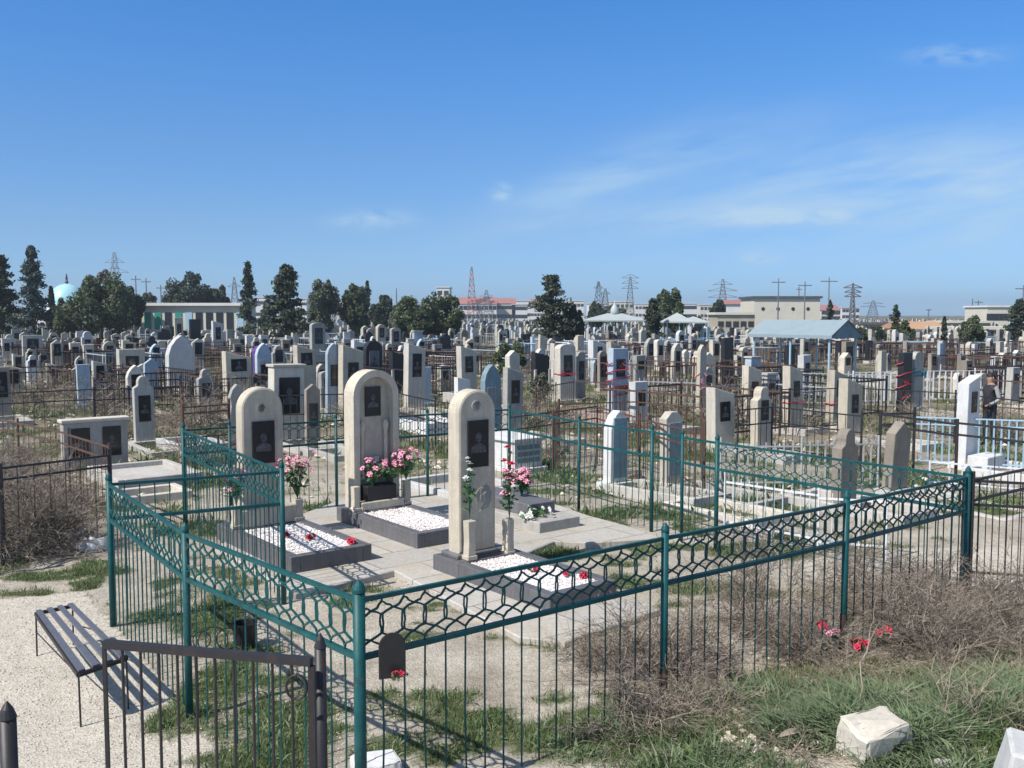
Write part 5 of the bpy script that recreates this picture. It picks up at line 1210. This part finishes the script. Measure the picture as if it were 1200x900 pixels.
pole(465, 338, 180, 'lone dark pole left of the wide green bush', 0); pole(911, 326, 140, 'pole in front of the cream warehouse, left'); pole(942, 330, 140, 'pole in front of the cream warehouse, right'); pole(970, 325, 150, 'pole at the right end of the cream warehouse', 1.3)
pole(1138, 350, 220, 'short pole left of the industrial building', 0); pole(1145, 352, 220, 'second short pole left of the industrial building', 1); pole(1197, 334, 120, 'pole at the right edge', 1); pole(935, 336, 300, 'thin pole above the warehouse roof', .8); pole(1087, 362, 300, 'faint small pole right of the thin cypress', .8)
# dark drape on a stone at left centre
p = GT(306, 440); r = MB().prism([(-.45, 0), (.45, 0), (.40, 1.3), (.15, 1.55), (-.2, 1.5), (-.42, 1.25)], -.18, .18, 0, .05).build('draped_headstone', 'purple', None, p, ROT); tag(r, 'headstone covered by a dark purple drape above the blue lattice-topped one', 'headstone')
# ================================================================== the crowd of headstones behind
TONES = ['cream']*6+['limestone']*7+['grey']*7+['white']*3+['brown']*2+['blue']*1+['black']*1
SHP = ['slant', 'slant', 'slant', 'dome', 'point', 'flat', 'flat', 'lowarch', 'arch', 'ogive', 'chamfer']
WORD = dict(slant='sloping-topped', arch='round-arched', dome='domed', point='gabled', flat='square-topped', ogive='pointed-arch', lowarch='low-arched', shoulder='shouldered', chamfer='chamfered')
TW = dict(cream='cream', limestone='pale limestone', grey='grey', white='white', brown='brown', blue='light blue', black='black', slate='blue-grey', pink='pinkish')
LM = [(90, 'below the blue-green fir'), (190, 'below the broad green pine at left'), (285, 'in front of the long white arcade'), (370, 'below the dark brownish spruce'), (460, 'left of the wide green bush'), (550, 'below the wide green bush'), (625, 'between wide bush and lone fir'), (690, 'around the lone dark fir'), (825, 'before the grey canopies'), (890, 'left of the gable pavilion'), (1010, 'around the gable pavilion'), (1110, 'below the orange roof'), (1300, 'at the far right')]
def landmark(px): return next(t for m, t in LM if px < m)
spots = []; rg = random.Random(21)
BADPX = lambda px, d: (d < 30 and (px < 200 or 480 < px < 700))
for iu in range(-150, 190):
    for iv in range(-150, 150):
        u = iu*2.35+rg.uniform(-.5, .5)+(iv % 3)*.3; v = iv*3.1+rg.uniform(-.5, .5)
        x = WX*u-LX*v; y = WY*u-LY*v
        if y < 26 or y > 330: continue
        px = 600+F*x/y
        if abs(px-600) > 640: continue
        pr = .62 if y < 60 else (.75 if y < 120 else .28)
        if rg.random() > pr or BADPX(px, y): continue
        if any((x-a)**2+(y-b)**2 < 1.5**2 for a, b in USED) or (abs(px-942) < 70 and 43 < y < 49): continue
        spots.append((y, x, px))
spots.sort()
protos = {}
def proto(shape, tone, k):
    key = (shape, tone, k)
    if key not in protos:
        w = (.46, .58, .72)[k]; h = (1.45, 1.75, 1.95)[k]; pan = rg.choice([None, P1, PS, P2, P2]) if tone != 'black' else None
        tt = .24+.04*k
        o = headstone((0, 0, 0), w, tt, h, shape, tone, None, pan, plinth=False, bust_on=False); o.rotation_euler = (0, 0, 0)
        v = rg.randrange(5); tn = tone if tone in ('cream', 'limestone', 'grey') else 'concrete'
        if v in (0, 3): MB().box(-w/2-.1, w/2+.1, -tt/2-.12, tt/2+.08, -.1, .28, bev=.012).build('base_block', tn, o)
        if v == 1 and shape == 'flat': MB().box(-w/2-.05, w/2+.05, -tt/2-.05, tt/2+.05, h+.001, h+.09, bev=.012).build('cap', tn, o)
        if v in (1, 2):
            for sx in (-1, 1): MB().box(sx*w/2-.05, sx*w/2+.05, -tt/2-.05, -tt/2+.05, 0, h*.62, bev=.01).build('side_pillar', tn, o)
        if v in (2, 3, 4):
            kb = MB(); kw = w/2+.18
            kb.box(-kw, -kw+.13, -tt/2-1.9, -tt/2-.13, -.1, .24, bev=.008); kb.box(kw-.13, kw, -tt/2-1.9, -tt/2-.13, -.1, .24, bev=.008); kb.box(-kw+.131, kw-.131, -tt/2-1.9, -tt/2-1.77, -.1, .237, bev=.008)
            if v == 4: kb.box(-kw+.132, kw-.132, -tt/2-1.765, -tt/2-.14, -.1, .18)
            kb.build('grave_kerb', tn, o)
        protos[key] = o
    return protos[key]
seen = set(); NI = 215
for i, (y, x, px) in enumerate(spots[:NI]):
    tone = rg.choice(TONES); sh = rg.choice(SHP[:10]); k = rg.choice([0, 1, 1, 2]); key = (sh, tone, k); first = key not in protos
    o = proto(sh, tone, k)
    if not first: o = copy_tree(o)
    o.location = (x, y, T(x, y)-.05); o.rotation_euler = (rg.uniform(-.03, .03), rg.uniform(-.03, .03), ROT+rg.uniform(-.1, .1)); s = rg.uniform(.74, 1.0); o.scale = (s, s, s*rg.uniform(.8, 1.05))
    tag(o, f"{['slim', 'medium', 'broad'][k]} {TW[tone]} {WORD[sh]} headstone {'in middle rows' if y < 45 else 'far off'} {landmark(px)}", 'headstone', GROUP_STONES)
# the farthest rows: past three hundred of a kind, one mass
def mass_tone(t):
    k = [(y, x, px) for (y, x, px) in spots[NI:]]
    return k
m = MB(); tl = ['cream', 'limestone', 'grey', 'white', 'brown', 'blue', 'black', 'slate']; wts = [.22, .24, .2, .15, .06, .03, .08, .02]
cs, sn = math.cos(ROT), math.sin(ROT)
for (y, x, px) in spots[NI:]:
    mi = rg.choices(range(8), wts)[0]; w = rg.uniform(.4, .85); h = rg.uniform(.9, 1.9); t = rg.uniform(.2, .36); z = T(x, y)-.05
    if y > 120: w *= 1.3
    pr = rg.choice([[(-w/2, 0), (w/2, 0), (w/2, h*.85), (-w/2, h)], [(-w/2, 0), (w/2, 0), (w/2, h*.88), (0, h), (-w/2, h*.88)], [(-w/2, 0), (w/2, 0), (w/2, h), (-w/2, h)], [(-w/2, 0), (w/2, 0), (w/2, h*.8), (w/4, h*.97), (-w/4, h*.97), (-w/2, h*.8)]])
    n = len(pr); V = [(x+cs*a-sn*b, y+sn*a+cs*b, z+c) for b in (-t/2, t/2) for a, c in pr]
    fs = [[list(range(n))], [[n+n-1-j for j in range(n)]], [[j+n, (j+1) % n+n, (j+1) % n, j] for j in range(n)]]
    m.add(V, fs, mi)
    if y < 150 and rg.random() < .5 and mi != 6:
        V = [(x+cs*a-sn*b, y+sn*a+cs*b, z+c) for a, b, c in ((-w*.28, -t/2-.02, h*.5), (w*.28, -t/2-.02, h*.5), (w*.28, -t/2-.02, h*.8), (-w*.28, -t/2-.02, h*.8))]; m.add(V, [[[0, 1, 2, 3]]], 6)
tag(m.build('distant_headstones', tl), kind='stuff')
# railed plots among them
mats = ['rust', 'paleiron', 'whitepaint', 'bluepaint', 'iron', 'rust']; PW = {'rust': 'rusty brown', 'paleiron': 'pale grey', 'whitepaint': 'white', 'bluepaint': 'light blue', 'iron': 'black'}
pp = []
for mt in mats[:5]:
    w, l, h = 2.6, 2.9, 1.1
    o = empty('plot_railing', (0, 0, 0))
    c = [(-w/2, -l), (w/2, -l), (w/2, .5), (-w/2, .5)]
    for i in range(4):
        a, b = Vector((*c[i], 0)), Vector((*c[(i+1) % 4], 0)); m = MB(); m.rods([a+Vector((0, 0, h)), a+Vector((0, 0, .2))], [b+Vector((0, 0, h)), b+Vector((0, 0, .2))], .022, n=4)
        S = np.arange(1, 15)/15; m.rods([a.lerp(b, s)+Vector((0, 0, .1)) for s in S], [a.lerp(b, s)+Vector((0, 0, h+.05)) for s in S], .012, n=3, cap=False); m.build('railing_panel', mt, o)
    for q in c: MB().rods([(*q, -.1)], [(*q, h+.12)], .03, n=5).build('post', mt, o)
    pp.append([o, mt, False])
cnt = 0
for (y, x, px) in spots[::2]:
    if y > 88 or cnt >= 125: continue
    e = pp[rg.choice([0]*7+[4]*4+[1]*2+([2, 3] if y > 62 else [0, 4]))]; o = e[0]
    if e[2]: o = copy_tree(o)
    e[2] = True; o.location = (x+rg.uniform(-1, 1), y+rg.uniform(-.5, 1), T(x, y)); o.rotation_euler.z = ROT; s = rg.uniform(.8, 1.15); o.scale = (s, s, rg.uniform(.8, 1.1)); cnt += 1
    tag(o, f"{PW[e[1]]} plot railing {'in middle rows' if y < 45 else 'far off'} {landmark(px)}", 'railing', 'railed plots in the old cemetery')
m = MB()
for (y, x, px) in spots[NI::5]:
    if y < 60 or y > 200: continue
    L = rg.uniform(2, 5); d = rg.choice([(WX, WY), (LX, LY)]); z = T(x, y); mi = rg.choice([0, 1, 2, 3, 4])
    a, b = Vector((x, y, z)), Vector((x+d[0]*L, y+d[1]*L, z)); up = Vector((0, 0, 1))
    m.rods([a+up*1.05, a+up*.3], [b+up*1.05, b+up*.3], .03, n=3, mi=mi); n = int(L/.35)
    m.rods([a.lerp(b, k/n) for k in range(n+1)], [a.lerp(b, k/n)+up*1.1 for k in range(n+1)], .022, n=3, mi=mi, cap=False)
tag(m.build('distant_railings', mats[:5]), kind='stuff')
rb = random.Random(8)
for k in range(40):
    y = 24+36*rb.random()**1.2; px = rb.uniform(-20, 1220); x = (px-600)/F*y
    if any((x-a)**2+(y-b)**2 < .9**2 for a, b in USED): continue
    o = bpy.data.objects.new('dry_bush', BSH[k % 2]); COL.objects.link(o); o.location = (x, y, T(x, y)-.03); o.rotation_euler.z = k*1.7; s = rb.uniform(.5, 1.0); o.scale = (s*1.4, s*1.4, s*.8)
    tag(o, 'brown leafless bush growing among the headstones', 'dry bush', 'leafless bushes among the headstones')
# ================================================================== the person at right
def person():
    p = AtY(1163, 400, 22.6); z0 = T(p.x, 22.6)
    r = empty('person', (p.x, 22.6, z0), math.radians(200)); tag(r, 'dark-haired person in dark vest over grey sleeves standing among the headstones, turned left', 'person')
    J = {}; vs = []; es = []; rad = []
    def v(n, x, y, z, a, b=None, par=None):
        J[n] = len(vs); vs.append((x, y, z)); rad.append((a, b or a))
        if par: es.append((J[par], J[n]))
    # x = forward (faces +x), y = left
    v('pelvis', 0, 0, .95, .15, .17); v('waist', .01, 0, 1.08, .13, .155, 'pelvis'); v('chest', .0, 0, 1.27, .14, .17, 'waist'); v('shoul', .0, 0, 1.41, .10, .14, 'chest'); v('neck', .01, 0, 1.49, .055, .055, 'shoul'); v('chin', .035, 0, 1.56, .07, .065, 'neck'); v('head', .03, 0, 1.64, .088, .08, 'chin'); v('crown', .02, 0, 1.70, .06, .06, 'head')
    for s, n in ((1, 'l'), (-1, 'r')):
        v('sh'+n, 0, .17*s, 1.40, .06, .06, 'shoul'); v('el'+n, -.03+.08*(s < 0), .23*s, 1.13, .045, .045, 'sh'+n); v('wr'+n, .16+.05*(s < 0), .17*s, 1.02, .03, .03, 'el'+n); v('ha'+n, .22+.05*(s < 0), .16*s, 1.01, .032, .016, 'wr'+n)
        for q, (dy, L) in enumerate(((.027, .07), (.009, .08), (-.009, .075), (-.027, .06))): v(f'f{q}{n}', .25+.05*(s < 0)+L*.5, .16*s+dy, 1.00, .008, .008, 'ha'+n); v(f'g{q}{n}', .25+.05*(s < 0)+L*.8, .16*s+dy, .975, .007, .007, f'f{q}{n}')
        v('th'+n, .2+.05*(s < 0), .16*s-.045*s, 1.03, .009, .009, 'wr'+n)
        v('hip'+n, 0, .09*s, .88, .095, .09, 'pelvis'); v('kn'+n, .02, .11*s, .49, .062, .062, 'hip'+n); v('an'+n, -.02, .12*s, .10, .045, .045, 'kn'+n); v('to'+n, .13, .13*s, .04, .042, .035, 'an'+n)
    me = bpy.data.meshes.new('body'); me.from_pydata(vs, es, []); o = bpy.data.objects.new('body', me); COL.objects.link(o)
    o.modifiers.new('skin', 'SKIN'); o.modifiers.new('sub', 'SUBSURF').levels = 2
    if not me.skin_vertices: bpy.context.view_layer.objects.active = o
    sv = me.skin_vertices[0].data if me.skin_vertices else None
    if sv is not None:
        for i, (a, b) in enumerate(rad): sv[i].radius = (a, b)
        sv[0].use_root = True
    dg = bpy.context.evaluated_depsgraph_get(); dg.update(); nm = bpy.data.meshes.new_from_object(o.evaluated_get(dg)); o.modifiers.clear(); o.data = nm; o.parent = r
    for m in ('skin', 'trousers', 'sleeve', 'vest', 'rubber'): nm.materials.append(MAT[m])
    for f in nm.polygons:
        c = f.center; f.use_smooth = True; z = c.z
        if z > 1.475 or (c.x > .18+.03*(c.y < 0) and z > .9 and z < 1.1): k = 0
        elif abs(c.y) > .165 and z > .95 or (c.x > .1 and .9 < z < 1.12 and abs(c.y) > .12): k = 2
        elif z > .93: k = 3
        elif z > .1: k = 1
        else: k = 4
        f.material_index = k
    bm = bmesh.new(); bmesh.ops.create_uvsphere(bm, u_segments=14, v_segments=10, radius=.098)
    for q in list(bm.verts):
        if (q.co.z < -.01 and q.co.x > -.02) or q.co.z < -.06: bm.verts.remove(q)
    h = MB().bm(bm).build('hair', 'hair', r, (.012, 0, 1.665), 0, True); h.scale = (1.02, .92, 1)
    # face: nose, eyes, ears
    q = MB(); q.add([(.108, -.012, 1.60), (.108, .012, 1.60), (.10, 0, 1.645), (.13, 0, 1.607)], [[[0, 3, 2], [3, 1, 2], [0, 1, 3]]]); q.build('nose', 'skin', r)
    for s in (-1, 1):
        q = MB(); q.lathe([(.004, -.008), (.010, 0), (.004, .008)], 8, (.098, .03*s, 1.645)); q.build('eye', 'hair', r)
        q = MB(); q.lathe([(.006, -.03), (.014, 0), (.006, .03)], 8, (.02, .088*s, 1.63)); q.build('ear', 'skin', r)
person()
# ================================================================== haze, sky, sun, camera
def haze():
    m = bpy.data.materials.new('haze'); m.use_nodes = True; nt = m.node_tree; nt.nodes.remove(nt.nodes['Principled BSDF'])
    v = nt.nodes.new('ShaderNodeVolumePrincipled'); v.inputs['Color'].default_value = (.84, .93, 1, 1); v.inputs['Density'].default_value = HAZE; v.inputs['Anisotropy'].default_value = .3
    nt.links.new(v.outputs[0], nt.nodes['Material Output'].inputs['Volume']); MAT['haze'] = m
    o = MB().box(-1650, 1650, -75, 1850, -3, 34).build('haze', 'haze'); tag(o, kind='stuff')
HAZE = .00045
if HAZE: haze()
w = bpy.data.worlds.new('World'); SC.world = w; w.use_nodes = True; nt = w.node_tree; bg = nt.nodes['Background']
EL = math.radians(48); SX, SY = -.79, -.61
sky = nt.nodes.new('ShaderNodeTexSky'); sky.sky_type = 'NISHITA'; sky.sun_disc = False; sky.sun_elevation = EL; sky.sun_rotation = math.atan2(SX, SY) % (2*math.pi)
sky.air_density = 1.0; sky.dust_density = .15; sky.ozone_density = 1.0
tc = nt.nodes.new('ShaderNodeTexCoord'); sx = nt.nodes.new('ShaderNodeSeparateXYZ'); nt.links.new(tc.outputs['Generated'], sx.inputs[0])
def mth(op, a, b=None, c=None):
    n = nt.nodes.new('ShaderNodeMath'); n.operation = op
    for s, v in zip(n.inputs, (a, b, c)):
        if v is None: continue
        if isinstance(v, (int, float)): s.default_value = v
        else: nt.links.new(v, s)
    return n.outputs[0]
yy = mth('MAXIMUM', sx.outputs[1], .02); az = mth('DIVIDE', sx.outputs[0], yy); el = mth('DIVIDE', sx.outputs[2], yy)
def gauss(a0, e0, ra, re_, tilt=0):
    da = mth('SUBTRACT', az, a0); de = mth('SUBTRACT', mth('SUBTRACT', el, e0), mth('MULTIPLY', da, tilt))
    a = mth('DIVIDE', da, ra); e = mth('DIVIDE', de, re_)
    return mth('POWER', 2.718, mth('MULTIPLY', mth('ADD', mth('MULTIPLY', a, a), mth('MULTIPLY', e, e)), -1))
def cnoise(sa, se, off, det=5, tilt=0):
    cb = nt.nodes.new('ShaderNodeCombineXYZ'); nt.links.new(mth('MULTIPLY', az, sa), cb.inputs[0]); nt.links.new(mth('MULTIPLY', mth('SUBTRACT', el, mth('MULTIPLY', az, tilt)), se), cb.inputs[1]); cb.inputs[2].default_value = off
    n = nt.nodes.new('ShaderNodeTexNoise'); n.inputs['Detail'].default_value = det; n.inputs['Roughness'].default_value = .55; n.inputs['Scale'].default_value = 1; nt.links.new(cb.outputs[0], n.inputs['Vector']); return n.outputs['Fac']
n1 = cnoise(7, 38, 1.7, 8, .16); n2 = cnoise(34, 90, 5.1, 6)
cir = mth('MULTIPLY', mth('ADD', mth('MULTIPLY', gauss(.46, .125, .26, .058), .8), mth('ADD', mth('MULTIPLY', gauss(.19, .098, .13, .014, .02), .55), mth('MULTIPLY', gauss(.10, .14, .12, .022, .35), .5))), mth('MULTIPLY_ADD', n1, 2.4, -.65))
puf = mth('MULTIPLY', mth('ADD', mth('ADD', mth('MULTIPLY', gauss(-.145, .097, .035, .009), .8), gauss(-.012, .125, .010, .007)), mth('ADD', mth('MULTIPLY', gauss(.45, .262, .045, .009), .5), mth('ADD', gauss(.255, .058, .018, .006), gauss(.28, .098, .07, .007)))), mth('MULTIPLY_ADD', n2, 3.0, -1.05))
# sky tint: pale blue low, deep blue above, brightened overhead as added fill light
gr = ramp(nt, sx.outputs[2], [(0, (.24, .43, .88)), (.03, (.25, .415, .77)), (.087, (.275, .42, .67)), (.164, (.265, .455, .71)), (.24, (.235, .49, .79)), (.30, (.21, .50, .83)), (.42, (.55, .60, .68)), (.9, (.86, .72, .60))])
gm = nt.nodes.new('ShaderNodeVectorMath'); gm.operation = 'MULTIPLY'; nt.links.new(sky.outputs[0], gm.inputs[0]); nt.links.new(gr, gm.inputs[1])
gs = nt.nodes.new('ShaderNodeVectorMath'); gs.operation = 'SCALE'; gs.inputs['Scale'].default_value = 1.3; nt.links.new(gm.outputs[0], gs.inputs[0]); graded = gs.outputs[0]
CLOUD = (3.7, 5.0, 6.15, 1)
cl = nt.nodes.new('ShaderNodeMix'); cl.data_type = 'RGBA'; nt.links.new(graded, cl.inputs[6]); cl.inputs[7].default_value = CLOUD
fac = mth('MINIMUM', mth('MAXIMUM', mth('ADD', mth('MULTIPLY', cir, 1.15), mth('MULTIPLY', puf, 1.1)), 0), .8); nt.links.new(fac, cl.inputs[0])
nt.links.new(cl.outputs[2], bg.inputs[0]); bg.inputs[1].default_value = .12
sd = bpy.data.lights.new('sun', 'SUN'); sd.energy = 4.6; sd.angle = math.radians(.53); sd.color = (1, .95, .88)
so = bpy.data.objects.new('sun', sd); COL.objects.link(so)
hd = math.hypot(SX, SY); D = Vector((-SX/hd*math.cos(EL), -SY/hd*math.cos(EL), -math.sin(EL))); so.rotation_euler = D.to_track_quat('-Z', 'Y').to_euler()
cam = bpy.data.cameras.new('camera'); co = bpy.data.objects.new('camera', cam); COL.objects.link(co); SC.camera = co
cam.sensor_width = 36; cam.lens = 36*F/1200; cam.clip_start = .1; cam.clip_end = 20000
co.location = (0, 0, CAMZ); co.rotation_euler = (math.pi/2-PITCH, 0, 0)
vs = SC.view_settings; vs.view_transform = 'Standard'; vs.look = 'None'; vs.exposure = 0.28; vs.gamma = 1; vs.use_curve_mapping = False
SC.cycles.use_denoising = True; SC.cycles.max_bounces = 5; SC.cycles.diffuse_bounces = 2; SC.cycles.glossy_bounces = 2; SC.cycles.transmission_bounces = 2; SC.cycles.transparent_max_bounces = 4; SC.cycles.volume_bounces = 0
SC.cycles.use_adaptive_sampling = True; SC.cycles.adaptive_threshold = .02
